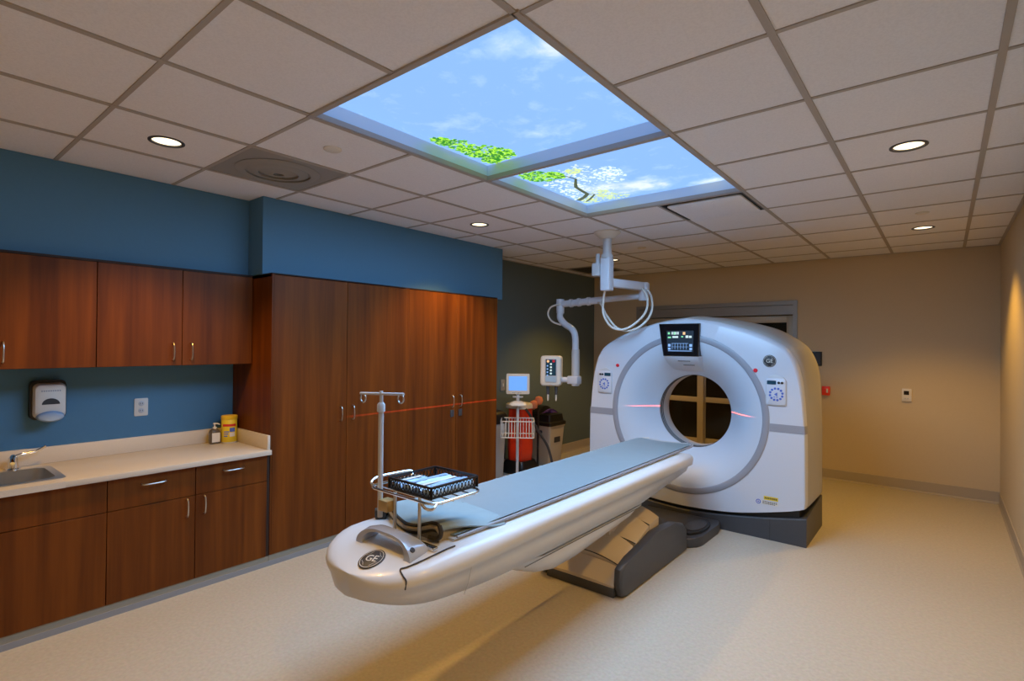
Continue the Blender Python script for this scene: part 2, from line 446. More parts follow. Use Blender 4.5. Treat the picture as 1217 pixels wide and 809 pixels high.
fl = [(-2.20, 2.88, .06, .12), (-2.12, 2.92, .07, .12), (-2.04, 2.95, .05, .08)]
blobs(b1, fl, 90, .007, .020, zz, rnd); blobs(b2, fl, 70, .006, .017, zz-.0006, rnd); blobs(b3, fl, 30, .007, .018, zz-.0009, rnd)
for bb, mm in ((b1, 'leaf1'), (b2, 'leaf2'), (b3, 'leaf3')): o = obj('printed_foliage', bb, mm, tf, 0); o['kind'] = 'stuff'
b1, b2 = nb(), nb()
wl = [(-2.0, 3.05, .12, .22), (-1.85, 3.05, .14, .20), (-1.78, 3.2, .12, .14), (-2.15, 3.2, .12, .16), (-2.0, 3.4, .14, .2), (-2.18, 3.45, .1, .2), (-1.7, 3.1, .06, .1)]
blobs(b1, wl, 62, .006, .020, zz, rnd)
yl = [(-2.2, 3.62, .06, .1), (-2.08, 3.62, .12, .1), (-1.95, 3.65, .1, .08), (-1.9, 2.95, .05, .05), (-2.0, 3.52, .08, .1)]
blobs(b2, yl, 80, .006, .018, zz-.0006, rnd)
o = obj('printed_blossom', b1, 'bloss', tf, 0); o['kind'] = 'stuff'; o = obj('printed_blossom', b2, 'bloss2', tf, 0); o['kind'] = 'stuff'
bm = nb()
def ribbon(pts, ws, z):
    P = [Vector((p[0], p[1], z)) for p in pts]
    prev = None
    for i, p in enumerate(P):
        d = (P[min(i+1, len(P)-1)]-P[max(i-1, 0)]).normalized(); n_ = Vector((-d.y, d.x, 0))*ws[i]
        a, b_ = bm.verts.new(p+n_), bm.verts.new(p-n_)
        if prev: bm.faces.new((prev[0], a, b_, prev[1]))
        prev = (a, b_)
ribbon([(-1.99, 3.02), (-1.975, 3.10), (-2.04, 3.20), (-2.075, 3.26), (-2.09, 3.36), (-2.10, 3.46), (-2.16, 3.52), (-2.255, 3.58)], [.006, .009, .012, .014, .015, .017, .018, .020], zz-.0012)
ribbon([(-2.10, 3.46), (-2.06, 3.50), (-2.16, 3.60), (-2.22, 3.64)], [.009, .008, .010, .008], zz-.0013)
ribbon([(-1.99, 3.02), (-2.02, 2.98), (-2.06, 2.93)], [.005, .004, .003], zz-.0012)
obj('printed_branch', bm, 'branch', tf, 0)

# ------------------------------------------------------------------ recessed downlights
SPOT_W = 92.
def downlight(x, y, label, g='round recessed downlights in the ceiling'):
    t = thing('recessed_downlight', label, 'light', (x, y, CH), g)
    bm = nb(); lathe(bm, [(RL+.012, CH+.0), (RL+.012, CH-.004), (RL+.006, CH-.006), (RL-.004, CH-.004), (RL-.006, CH+.004)], (x, y, 0), n=36, cap0=False, cap1=False)
    obj('trim_ring', bm, 'dgrey' if 1 else 'white', t)
    bm = nb(); lathe(bm, [(RL, CH+.001), (RL-.004, CH+.03), (RL-.012, CH+.06), (.03, CH+.10)], (x, y, 0), n=36, cap0=False)
    obj('can', bm, 'white', t)
    bm = nb(); lathe(bm, [(RL-.006, CH+.003), (RL-.006, CH+.007)], (x, y, 0), n=36); obj('lens', bm, 'lens', t)
    l = bpy.data.lights.new('downlight_lamp', 'SPOT'); l.energy = SPOT_W; l.color = (1., .55, .09); l.spot_size = math.radians(112); l.spot_blend = .55; l.shadow_soft_size = .05
    o = bpy.data.objects.new('downlight_lamp', l); COL.objects.link(o); o.parent = t; o.location = (0, 0, -.012)
lab = ['round warm downlight in the ceiling above the upper cabinets', 'round downlight above the aisle on the right wall side, nearest the camera',
       'round downlight in front of the tall cabinets', 'round downlight above the aisle in front of the back corner downlight',
       'small round downlight just behind the ceiling arm column', 'round downlight near the corner of the back wall and right wall',
       'round downlight behind the camera on the cabinet side', 'round downlight behind the camera on the right wall side']
for (x, y), lb in list(zip(down_xy, lab)): downlight(x, y, lb)

# ------------------------------------------------------------------ ceiling diffusers, detectors
def diffuser(i, j, label, kind):
    xa, ya = cell(i, j); cx, cy = xa+T/2, ya+T/2
    t = thing('air_diffuser', label, 'vent', (cx, cy, CH), 'air vents in the ceiling')
    if kind == 'round':
        bm = nb(); box(bm, (xa+.013, ya+.013, CH-.003), (xa+T-.013, ya+T-.013, CH+.02)); obj('face_plate', bm, 'diff', t)
        for k, (ra, rb, z) in enumerate(((.235, .185, .012), (.165, .115, .016), (.10, .03, .02))):
            bm = nb(); lathe(bm, [(ra, CH-.003), (ra+.008, CH-.006), (rb+.01, CH-z-.006), (rb, CH-z-.003), (rb+.004, CH-.003)], (cx, cy, 0), n=40, cap0=False, cap1=False); obj('cone_ring', bm, 'diff', t)
    elif kind == 'plaque':
        bm = nb(); box(bm, (xa+.008, ya+.008, CH+.045), (xa+T-.008, ya+T-.008, CH+.07)); 
        for a, b_ in (((xa+.008, ya+.008), (xa+.02, ya+T-.008)), ((xa+T-.02, ya+.008), (xa+T-.008, ya+T-.008)), ((xa+.008, ya+.008), (xa+T-.008, ya+.02)), ((xa+.008, ya+T-.02), (xa+T-.008, ya+T-.008))):
            box(bm, (*a, CH-.008), (*b_, CH+.05))
        obj('neck', bm, 'dgrey', t)
        bm = nb(); prism(bm, rrect(xa+.05, ya+.06, xa+T-.03, ya+T-.02, .02), 'z', CH-.018, CH-.006, .004); obj('face_plate', bm, 'tile', t)
    else:
        bm = nb(); box(bm, (xa+.013, ya+.013, CH-.004), (xa+T-.013, ya+T-.013, CH+.02)); obj('face_plate', bm, 'diff', t)
        bm = nb()
        for k in range(14): box(bm, (xa+.05, ya+.05+k*.037, CH-.008), (xa+T-.05, ya+.065+k*.037, CH-.003))
        obj('louvre', bm, 'dgrey', t)
diffuser(-4, -1, 'grey square ceiling vent with round cones above the cabinet bulkhead corner', 'round')
diffuser(-1, 3, 'white plaque ceiling vent with dark gap touching the sky panel end', 'plaque')
diffuser(-5, 7, 'dark louvred ceiling vent in the back left corner of the room', 'grille')
def cap(x, y, r, label, g):
    bm = nb(); lathe(bm, [(r, CH), (r, CH-.005), (r-.006, CH-.010), (.01, CH-.013)], (x, y, 0), n=28)
    one('sprinkler_cap', bm, 'ivory', label, 'sprinkler cap', (x, y, CH), g)
cap(-2.59, 1.61, .048, 'small round sprinkler cap on the tile between grey vent and sky panel', 'sprinkler caps on the ceiling')
cap(-.137, 5.22, .045, 'small round sprinkler cap in front of the back corner downlight', 'sprinkler caps on the ceiling')
cap(-2.536, 5.315, .045, 'small round sprinkler cap beside the ceiling arm base plate', 'sprinkler caps on the ceiling')

# ------------------------------------------------------------------ cabinets
def pull(bm, p0, p1, nrm, r=.0045, out=.028):
    p0, p1, n_ = Vector(p0), Vector(p1), Vector(nrm)
    d = p1-p0
    pts = [p0-n_*.003, p0+n_*out*.55, p0+d*.16+n_*out*.95, p0+d*.5+n_*out*1.08, p0+d*.84+n_*out*.95, p1+n_*out*.55, p1-n_*.003]
    return tube(bm, spline(pts, 4), r, 8)
NX = (1, 0, 0)
def door_leaf(parent, name, y0_, y1_, z0_, z1_, X, hand=None, hz=None, horiz=False, th=.019):
    g = .0018
    d = bxo(name, (X-th, y0_+g, z0_+g), (X, y1_-g, z1_-g), 'wood', parent, .0012, 1)
    if hand is not None:
        bm = nb()
        if horiz: pull(bm, (X, hand-.062, hz), (X, hand+.062, hz), NX)
        else: pull(bm, (X, hand, hz-.055), (X, hand, hz+.055), NX)
        obj('handle', bm, 'nickel', d)
    return d
# base cabinets
zb, zt, zd = .072, .782, .60
def base_cab(label, ya, yb, sink):
    t = thing('base_cabinet', label, 'cabinet', ((XL+XB)/2, (ya+yb)/2, 0), 'base cabinets under the counter')
    g = .003
    bm = nb(); X0, X1 = XL+.01, XB-.021
    box(bm, (X0, ya+g, zb), (X1, ya+g+.018, zt)); box(bm, (X0, yb-g-.018, zb), (X1, yb-g, zt)); box(bm, (X0, ya+g, zb), (X1, yb-g, zb+.018)); box(bm, (X0, ya+g, zb), (X0+.01, yb-g, zt))
    box(bm, (X1-.02, ya+g, zt-.03), (X1, yb-g, zt)); obj('carcass', bm, 'edge_and_shade', t)
    bm = nb(); box(bm, (X0, ya, 0), (XB-.006, yb+(.018 if yb == 1.80 else 0), zb)); obj('toe_kick', bm, 'toe', t); bm = nb(); box(bm, (XB-.03, ya, 0), (XB-.001, yb+(.02 if yb == 1.80 else 0), .034)); obj('toe_strip', bm, 'toeg', t)
    ymid = (ya+yb)/2
    if sink:
        d = door_leaf(t, 'drawer_front', ya, yb, zd, zt, XB)
        door_leaf(t, 'door', ya, ymid, zb, zd, XB, ymid-.05, zd-.05); door_leaf(t, 'door', ymid, yb, zb, zd, XB, ymid+.05, zd-.05)
    else:
        for (a, c, hc) in ((ya, ymid, ymid-.05), (ymid, yb, ymid+.05)):
            door_leaf(t, 'drawer', a, c, zd, zt, XB, (a+c)/2, (zd+zt)/2+.035, True)
            door_leaf(t, 'door', a, c, zb, zd, XB, hc, zd-.068)
    return t
base_cab('cherry wood sink base cabinet with one long plain front under the sink', -.145, .885, True)
base_cab('cherry wood base cabinet with two drawers over two doors', .885, 1.80, False)
base_cab('cherry wood base cabinet beside the camera, beyond the sink cabinet', -.975, -.145, False)
bxo('filler_strip', (XB-.03, 1.80, zb), (XB-.004, 1.818, zt), 'edge_and_shade', bpy.data.objects['base_cabinet.001'])
# toe cove strip belongs to the toe kicks; continuous counter
t = thing('countertop', 'long cream laminate countertop with backsplash along the blue wall', 'countertop', (-3.96, .4, .785))
SX0, SX1, SY0, SY1 = -4.13, -3.76, .17, .695     # sink cut-out
zc0, zc1 = .784, .817
bm = nb(); XF = -3.640
box(bm, (XL, SY1, zc0), (XF, YT0-.002, zc1), .003); box(bm, (XL, -1.0, zc0), (XF, SY0, zc1), .003); box(bm, (XL, SY0-.001, zc0), (SX0, SY1+.001, zc1)); box(bm, (SX1, SY0-.001, zc0), (XF, SY1+.001, zc1), .0)
obj('worktop', bm, 'counter', t)
bm = nb(); box(bm, (XL, -1.0, zc1), (XL+.02, YT0-.022, zc1+.10), .003); obj('backsplash', bm, 'counter', t)
bm = nb(); box(bm, (XL, YT0-.022, zc1), (XF-.025, YT0-.002, zc1+.10), .003); obj('side_splash', bm, 'counter', t)
# sink
t = thing('sink', 'stainless steel drop-in sink in the cream counter', 'sink', ((SX0+SX1)/2, (SY0+SY1)/2, zc1))
bm = nb(); e = .024
outer = rrect(SX0-e, SY0-e, SX1+e, SY1+e, .03); rim = rrect(SX0+.012, SY0+.012, SX1-.012, SY1-.012, .05); low = rrect(SX0+.03, SY0+.03, SX1-.03, SY1-.03, .06)
loft(bm, [[(x, y, zc1+.001) for x, y in outer], [(x, y, zc1+.004) for x, y in outer], [(x, y, zc1+.005) for x, y in rim], [(x, y, zc1-.004) for x, y in rim], [(x, y, zc1-.15) for x, y in low]], False, True)
obj('basin', bm, 'steel', t)
bm = nb(); lathe(bm, [(.045, zc1-.149), (.045, zc1-.146), (.03, zc1-.146), (.028, zc1-.149)], ((SX0+SX1)/2, (SY0+SY1)/2, 0), n=24); obj('drain', bm, 'chrome', t)
# faucet
fx, fy = -4.19, .56
t = thing('faucet', 'chrome single lever faucet behind the steel sink', 'faucet', (fx, fy, zc1))
bm = nb(); lathe(bm, [(.034, zc1), (.034, zc1+.006), (.026, zc1+.012), (.023, zc1+.055), (.021, zc1+.07), (.012, zc1+.078)], (fx, fy, 0), n=24); obj('body', bm, 'chrome', t)
bm = nb(); tube(bm, spline([(fx+.01, fy, zc1+.04), (fx+.07, fy-.01, zc1+.085), (fx+.13, fy-.02, zc1+.085), (fx+.165, fy-.025, zc1+.065)], 6), [.014]*12+[.011]*7, 12); obj('spout', bm, 'chrome', t)
bm = nb(); tube(bm, spline([(fx, fy, zc1+.072), (fx-.004, fy+.05, zc1+.085), (fx-.006, fy+.10, zc1+.092), (fx-.006, fy+.145, zc1+.118)], 6), [.010]*6+[.008]*6+[.007]*7, 10); obj('lever', bm, 'chrome', t)
# upper cabinets
zu0, zu1 = 1.41, 2.048
def upper_cab(label, ya, yb):
    t = thing('upper_cabinet', label, 'cabinet', ((XL+XU)/2, (ya+yb)/2, zu0), 'wall cabinets above the counter')
    bm = nb(); g = .002; X0, X1 = XL+.0005, XU-.021
    box(bm, (X0, ya+g, zu0), (X1, ya+g+.018, zu1)); box(bm, (X0, yb-g-.018, zu0), (X1, yb-g, zu1)); box(bm, (X0, ya+g, zu0), (X1, yb-g, zu0+.018)); box(bm, (X0, ya+g, zu1-.018), (X1, yb-g, zu1)); box(bm, (X0, ya+g, zu0), (X0+.008, yb-g, zu1))
    obj('carcass', bm, 'wood', t); ym_ = (ya+yb)/2
    bm = nb(); box(bm, (XU-.06, ya, zu1+.0005), (XU-.004, yb, zu1+.0145)); obj('top_shadow_strip', bm, 'edge_and_shade', t)  # dark strip painting the shadow line between cabinet top and bulkhead
    door_leaf(t, 'door', ya, ym_, zu0, zu1, XU, ym_-.055, zu0+.095); door_leaf(t, 'door', ym_, yb, zu0, zu1, XU, ym_+.055, zu0+.095)
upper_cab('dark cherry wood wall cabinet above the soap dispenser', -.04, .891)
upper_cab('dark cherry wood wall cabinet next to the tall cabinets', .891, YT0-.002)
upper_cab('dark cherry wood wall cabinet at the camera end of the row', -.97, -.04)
# tall cabinets
zt0, zt1 = .075, 2.055
def tall_cab(label, ya, yb, lock):
    t = thing('tall_cabinet', label, 'cabinet', ((XL+XT)/2, (ya+yb)/2, 0), 'tall cherry storage cabinets')
    bm = nb(); g = .001; X0, X1 = XL+.0005, XT-.021
    box(bm, (X0, ya+g, zt0), (X1+.019, ya+g+.018, zt1)); box(bm, (X0, yb-g-.018, zt0), (X1+.019, yb-g, zt1)); box(bm, (X0, ya+g, zt0), (X1, yb-g, zt0+.018)); box(bm, (X0, ya+g, zt1-.018), (X1, yb-g, zt1)); box(bm, (X0, ya+g, zt0), (X0+.008, yb-g, zt1))
    obj('carcass', bm, 'wood', t); ym_ = (ya+yb)/2
    bm = nb(); box(bm, (XT-.14, ya, zt1+.0005), (XT-.002, yb, zt1+.008)); obj('top_shadow_strip', bm, 'edge_and_shade', t)  # dark strip in place of the shade above the tall doors
    bm = nb(); box(bm, (X0, ya+g, 0), (XT-.006, yb-g, zt0)); obj('toe_kick', bm, 'toe', t); bm = nb(); box(bm, (XT-.03, ya, 0), (XT-.001, yb, .034)); obj('toe_strip', bm, 'toeg', t)
    for (a, c, hc) in ((ya+.012, ym_, ym_-.055), (ym_, yb-.012, ym_+.055)):
        d = door_leaf(t, 'door', a, c, zt0, zt1-.004, XT, hc, 1.018)
        if lock:
            o = bxo('lock_plate', (XT, hc-.022, .87), (XT+.010, hc+.022, .935), 'dgrey', d, .002); o['label'] = 'dark lock plate'
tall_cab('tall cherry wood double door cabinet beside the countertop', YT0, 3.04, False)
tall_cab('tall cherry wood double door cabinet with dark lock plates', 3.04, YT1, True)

# ------------------------------------------------------------------ things on the blue wall and counter
yd, zd_ = .722, 1.19
t = thing('soap_dispenser', 'white wall soap dispenser with blue grey push bar on the blue wall', 'soap dispenser', (XL, yd, 1.065))
bm = nb(); prism(bm, rrect(yd-.088, 1.09, yd+.082, 1.328, .03), 'x', XL, XL+.055, .006); obj('back_housing', bm, 'black', t)
bm = nb()
rings = []
for (dx, hw, za, zb_) in ((.045, .076, 1.10, 1.312), (.075, .076, 1.10, 1.308), (.098, .070, 1.115, 1.30), (.106, .056, 1.13, 1.285)):
    rings.append([(XL+dx, y, z) for y, z in rrect(yd-hw, za, yd+hw, zb_, .028)])
loft(bm, rings); obj('front_cover', bm, 'ivory', t)
bm = nb(); prism(bm, [(yd+.042*math.cos(a), 1.185+.036*math.sin(a)) for a in [PI*k/14 for k in range(15)]], 'x', XL+.1055, XL+.1085); obj('view_window', bm, 'darkprint', t)
bm = nb()
rings = []
for (dx, sc) in ((.06, 1.), (.10, 1.), (.122, .9), (.13, .7)):
    rings.append([(XL+dx, yd+.066*sc*math.cos(2*PI*k/28), 1.112+.034*sc*math.sin(2*PI*k/28)) for k in range(28)])
loft(bm, rings); obj('push_bar', bm, mat('blue_grey_push_bar', (.30, .42, .62), .25), t)
bm = nb()
for k in range(9): box(bm, (XL+.1058, yd-.045+k*.0105, 1.262), (XL+.1068, yd-.0385+k*.0105, 1.270))
obj('brand_print', bm, 'grey', t)
# wall outlet
yo, zo = 1.215, 1.118
t = thing('wall_outlet', 'ivory duplex wall outlet on the blue wall between counter and cabinets', 'outlet', (XL, yo, zo))
bm = nb(); prism(bm, rrect(yo-.040, zo-.060, yo+.040, zo+.060, .006), 'x', XL, XL+.006, .002); obj('cover_plate', bm, 'ivory', t)
for s in (-1, 1):
    bm = nb(); lathe(bm, [(.017, XL+.004), (.017, XL+.009), (.015, XL+.010)], (0, yo, zo+s*.024), 'x', 20); r = obj('receptacle', bm, 'lgrey', t)
    bm = nb()
    for d in (-.006, .006): box(bm, (XL+.0095, yo+d-.0015, zo+s*.024-.004), (XL+.0105, yo+d+.0015, zo+s*.024+.006))
    obj('slot', bm, 'black', r)
# switch plate beyond tall cabinets
t = thing('light_switch', 'small grey switch box on the dark wall beside the monitor', 'switch', (XL, 5.06, 1.06))
bm = nb(); prism(bm, rrect(5.02, .99, 5.10, 1.13, .008), 'x', XL, XL+.012, .003); obj('cover_plate', bm, 'diff', t)
bm = nb(); box(bm, (XL+.01, 5.05, 1.04), (XL+.02, 5.07, 1.08), .003); obj('toggle', bm, 'ivory', t)
# soap pump bottle
px, py = -4.185, 1.655
t = thing('soap_bottle', 'small clear pump bottle with white label beside the yellow tub', 'bottle', (px, py, zc1))
bm = nb(); loft(bm, [[(px+sx*.0, y, z) if 0 else (x, y, z) for x, y in rrect(px-.026*s, py-.034*s, px+.026*s, py+.034*s, .012*s)] for s, z in ((.95, zc1), (1, zc1+.006), (1, zc1+.085), (.85, zc1+.10), (.4, zc1+.112))]); obj('body', bm, mat('clear_brown_bottle', (.10, .075, .05), .15), t)
bm = nb(); prism(bm, [(py-.028, zc1+.014), (py+.028, zc1+.014), (py+.028, zc1+.082), (py-.028, zc1+.082)], 'x', px+.0262, px+.0275); obj('label_sticker', bm, 'ivory', t)
bm = nb(); lathe(bm, [(.014, zc1+.108), (.014, zc1+.122), (.006, zc1+.124), (.005, zc1+.142), (.011, zc1+.143), (.011, zc1+.152)], (px, py, 0), n=16); tube(bm, [(px, py, zc1+.148), (px+.02, py+.012, zc1+.148), (px+.034, py+.02, zc1+.143)], .005, 8); obj('pump', bm, 'ivory', t)
# wipes tub
px, py = -4.16, 1.748; r = .052; H_ = .203
t = thing('wipes_tub', 'yellow disinfectant wipes tub on the counter corner', 'tub', (px, py, zc1))
bm = nb(); lathe(bm, [(r-.003, zc1), (r, zc1+.004), (r, zc1+H_-.026), (r-.003, zc1+H_-.024)], (px, py, 0), n=36); obj('body', bm, 'ivory', t)
bm = nb(); lathe(bm, [(r+.0006, zc1+.010), (r+.0014, zc1+.011), (r+.0014, zc1+H_-.03), (r+.0006, zc1+H_-.029)], (px, py, 0), n=36, cap0=False, cap1=False); obj('label_sticker', bm, 'yellowl', t)
bm = nb(); lathe(bm, [(r+.003, zc1+H_-.028), (r+.004, zc1+H_-.024), (r+.004, zc1+H_-.004), (r, zc1+H_), (.01, zc1+H_+.001)], (px, py, 0), n=36); obj('lid', bm, 'yellow', t)
def arc_patch(bm, a0, a1, z0_, z1_, rr, n_=8):
    for k in range(n_):
        A, B = a0+(a1-a0)*k/n_, a0+(a1-a0)*(k+1)/n_
        quad(bm, *[(px+rr*math.cos(q), py+rr*math.sin(q), z) for q, z in ((A, z0_), (B, z0_), (B, z1_), (A, z1_))])
ca = math.atan2(-py, -px)      # towards the room
bm = nb(); arc_patch(bm, ca-.9, ca+.9, zc1+.125, zc1+.143, r+.002); obj('red_band', bm, 'redl', t, 0)
bm = nb(); arc_patch(bm, ca+.05, ca+.75, zc1+.085, zc1+.115, r+.002)
for k in range(3): arc_patch(bm, ca-.7, ca-.2+.1*k, zc1+.05+.016*k, zc1+.058+.016*k, r+.002)
obj('printed_block', bm, 'bluep', t, 0)
bm = nb(); arc_patch(bm, ca+.05, ca+.75, zc1+.050, zc1+.080, r+.002); obj('printed_panel', bm, 'ivory', t, 0)

# ------------------------------------------------------------------ back wall things
y = YB
def plate(name, label, cat, xa, za, xb, zb_, d, m):
    t = thing(name, label, cat, ((xa+xb)/2, YB, (za+zb_)/2))
    bm = nb(); prism(bm, rrect(xa, za, xb, zb_, min(.006, (xb-xa)/4)), 'y', YB-d, YB, .002); obj('plate', bm, m, t); return t
t = plate('thermostat', 'white square thermostat with dark display on the beige back wall', 'thermostat', -.362, .985, -.275, 1.122, .022, 'ivory')
bxo('display', (-.345, YB-.0235, 1.055), (-.298, YB-.021, 1.098), 'blackgloss', t)
bxo('button', (-.340, YB-.025, 1.01), (-.325, YB-.021, 1.02), 'lgrey', t); bxo('button', (-.315, YB-.025, 1.01), (-.300, YB-.021, 1.02), 'lgrey', t)
t = plate('fire_alarm_pull', 'red fire alarm pull box on the beige wall beside the scanner', 'alarm', -1.133, 1.0, -1.052, 1.105, .035, 'red')
bxo('pull_bar', (-1.087, YB-.041, 1.03), (-1.068, YB-.034, 1.078), 'ivory', t, .002)
t = plate('wall_sign', 'black framed plaque on the beige wall half hidden behind the scanner', 'sign', -1.30, 1.345, -1.137, 1.515, .014, 'blackgloss')
bxo('picture_field', (-1.285, YB-.0155, 1.36), (-1.152, YB-.0135, 1.50), 'darkprint', t)

# ------------------------------------------------------------------ glass double door in the back wall
d1 = bpy.data.objects.new('door_1', None); COL.objects.link(d1); d1.location = ((DX0+DX1)/2, YB, 0); d1['kind'] = 'structure'; ORI['door_1'] = Vector(d1.location)
bm = nb(); f0, f1 = YB-.02, YB+.10
box(bm, (DX0, f0, 0), (DX0+.05, f1, DZ-.05)); box(bm, (DX1-.05, f0, 0), (DX1, f1, DZ-.05)); box(bm, (DX0, f0, DZ-.05), (DX1, f1, DZ), .0); box(bm, (DX0+.05, f0+.006, DZ-.17), (DX1-.05, f1, DZ-.055))
obj('door_frame', bm, 'alu', d1)
xm = -2.605
def leaf(xa, xb, yy):
    bm = nb(); s = .085; zt_ = DZ-.18
    box(bm, (xa, yy, .01), (xa+s, yy+.045, zt_), .003); box(bm, (xb-s, yy, .01), (xb, yy+.045, zt_), .003)
    box(bm, (xa+s-.002, yy, zt_-.085), (xb-s+.002, yy+.045, zt_), .003); box(bm, (xa+s-.002, yy, .12), (xb-s+.002, yy+.045, .30), .003); box(bm, (xa+s-.002, yy, .795), (xb-s+.002, yy+.045, .865), .003)
    box(bm, (xa+s-.002, yy, .01), (xb-s+.002, yy+.04, .12))
    o = obj('door_leaf', bm, mat('pale_aluminium', (.52, .45, .34), .45, .2), d1)
    bm = nb(); box(bm, (xa+s-.01, yy+.018, .29), (xb-s+.01, yy+.026, .80)); box(bm, (xa+s-.01, yy+.018, .86), (xb-s+.01, yy+.026, zt_-.08)); obj('pane', bm, 'glass', o)
leaf(DX0+.052, xm+.04, YB+.02)
leaf(xm-.03, DX1-.052, YB+.068)

# ------------------------------------------------------------------ CT scanner
GC, GZ = -1.815, .965
GYF = 4.68
front_pts = [(0, 1.79), (.2, 1.767), (.345, 1.73), (.61, 1.64), (.775, 1.56), (.845, 1.49), (.886, 1.41), (.929, 1.24), (.955, 1.0), (.967, .80), (.97, .50), (.970, .305), (.94, .285)]
main_pts = [(0, 1.862), (.3, 1.822), (.6, 1.745), (.75, 1.672), (.88, 1.575), (.945, 1.46), (.975, 1.33), (.99, 1.1), (.997, .80), (.997, .50), (.995, .315), (.96, .285)]
bot = [(.8, .245), (.5, .178), (.25, .148), (0, .138)]
def dens(pts):
    P = spline([(x, 0, z) for x, z in pts], 8); return [(p.x, p.z) for p in P]
def full(pts):
    q = dens(pts)+dens([pts[-1]]+bot)[1:]
    return q + [(-x, z) for x, z in reversed(q[1:-1])]
F, MN = full(front_pts), full(main_pts)
def radial(poly, n=240):
    out = []
    for k in range(n):
        a = PI/2-2*PI*k/n; d = (math.cos(a), math.sin(a)); best = 0
        for (xa, za), (xb, zb_) in zip(poly, poly[1:]+poly[:1]):
            ex, ez = xb-xa, zb_-za; det = d[0]*-ez+ex*d[1]
            if abs(det) < 1e-9: continue
            rx, rz = xa, za-GZ
            t_ = (rx*-ez+ex*rz)/det; u = (d[0]*rz-d[1]*rx)/det
            if -1e-6 <= u <= 1+1e-6 and t_ > best: best = t_
        out.append((d[0]*best, GZ+d[1]*best))
    return out
RF, RM = radial(F), radial(MN); NR = len(RF)
def lerp(A, B, t_): return [(a[0]+(b_[0]-a[0])*t_, a[1]+(b_[1]-a[1])*t_) for a, b_ in zip(A, B)]
def ring3(P, y_): return [(GC+x, y_, z) for x, z in P]
def circ(r, y_): return [(GC+r*math.cos(PI/2-2*PI*k/NR), y_, GZ+r*math.sin(PI/2-2*PI*k/NR)) for k in range(NR)]
ct = thing('ct_scanner', 'large white ring-shaped imaging scanner with round bore standing on a dark base', 'scanner', (GC, 5.02, 0))
RO = .712
bm = nb()
loft(bm, [circ(RO-.004, GYF+.012), circ(RO, GYF), ring3(RF, GYF), ring3(lerp(RF, RM, .10), GYF+.004), ring3(lerp(RF, RM, .25), GYF+.016), ring3(lerp(RF, RM, .36), GYF+.036), ring3(lerp(RF, RM, .44), GYF+.060)], False, False)
o = obj('front_cover', bm, 'white', ct, 27)
bm = nb(); shr = lambda s: [(x*s, GZ+(z-GZ)*s) for x, z in RM]
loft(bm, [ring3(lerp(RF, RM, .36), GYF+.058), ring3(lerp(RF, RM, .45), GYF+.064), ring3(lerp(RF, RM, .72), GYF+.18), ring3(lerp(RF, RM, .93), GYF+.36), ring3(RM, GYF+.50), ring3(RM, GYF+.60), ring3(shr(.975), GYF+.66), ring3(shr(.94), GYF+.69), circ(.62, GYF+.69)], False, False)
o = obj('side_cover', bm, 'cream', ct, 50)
# ring trim, funnel, bore
bm = nb(); loft(bm, [circ(RO+.002, GYF+.006), circ(RO+.001, GYF-.004), circ(RO-.008, GYF-.009), circ(RO-.045, GYF-.009), circ(RO-.053, GYF-.003), circ(RO-.055, GYF+.02)], False, False)
obj('trim_ring', bm, 'grey', ct, 50)
prof = [(RO-.053, -.001), (.63, .004), (.59, .017), (.55, .037), (.51, .065), (.47, .100), (.44, .133), (.41, .165), (.385, .195), (.362, .222), (.346, .240), (.338, .252)]
bm = nb(); loft(bm, [circ(r_, GYF+d_) for r_, d_ in prof], False, False); obj('funnel', bm, 'disc', ct, 50)
bm = nb(); loft(bm, [circ(r_, GYF+d_) for r_, d_ in ((.338, .252), (.336, .40), (.336, .47), (.36, .52), (.42, .58), (.52, .645), (.60, .682), (.62, .69))], False, False); obj('bore_liner', bm, 'lgrey', ct, 50)
for k, yy in enumerate((.262, .290, .318)):
    bm = nb(); loft(bm, [circ(.3375, GYF+yy), circ(.333, GYF+yy+.002), circ(.333, GYF+yy+.010), circ(.3375, GYF+yy+.012)], False, False); obj('dark_groove_ring', bm, 'dgrey', ct)
# side stripes
for s in (-1, 1):
    xa, xb = (.718, .972)
    bm = nb(); prism(bm, [(GC+s*(math.sqrt(RO**2-(z-GZ)**2)+.004), z) for z in (.885, .948)]+[(GC+s*xe, z) for xe, z in ((.9655, .948), (.9675, .885))], 'y', GYF-.003, GYF+.004); o = obj('stripe', bm, 'grey', ct)
    bm = nb()
    P = lambda d, off: None
    # wrap round the front corner
    za, zb_ = .885, .948
    def edge(z, t_):
        # interpolate outline x at height z on the lofted corner
        def xo(R):
            best = 0
            for (x1_, z1_), (x2_, z2_) in zip(R, R[1:]+R[:1]):
                if (z1_-z)*(z2_-z) <= 0 and x1_ > 0 and abs(z1_-z2_) > 1e-9: best = max(best, x1_+(x2_-x1_)*(z-z1_)/(z2_-z1_))
            return best
        return xo(RF)+(xo(RM)-xo(RF))*t_
    pa = [(t_, y_) for t_, y_ in ((0, 0), (.10, .004), (.25, .016), (.36, .036), (.44, .060))]
    A = [bm.verts.new((GC+s*(edge(za, t_)+.003), GYF+y_-.003, za)) for t_, y_ in pa]; B = [bm.verts.new((GC+s*(edge(zb_, t_)+.003), GYF+y_-.003, zb_)) for t_, y_ in pa]
    for k in range(4): bm.faces.new((A[k], A[k+1], B[k+1], B[k]))
    obj('corner_stripe', bm, 'grey', o)
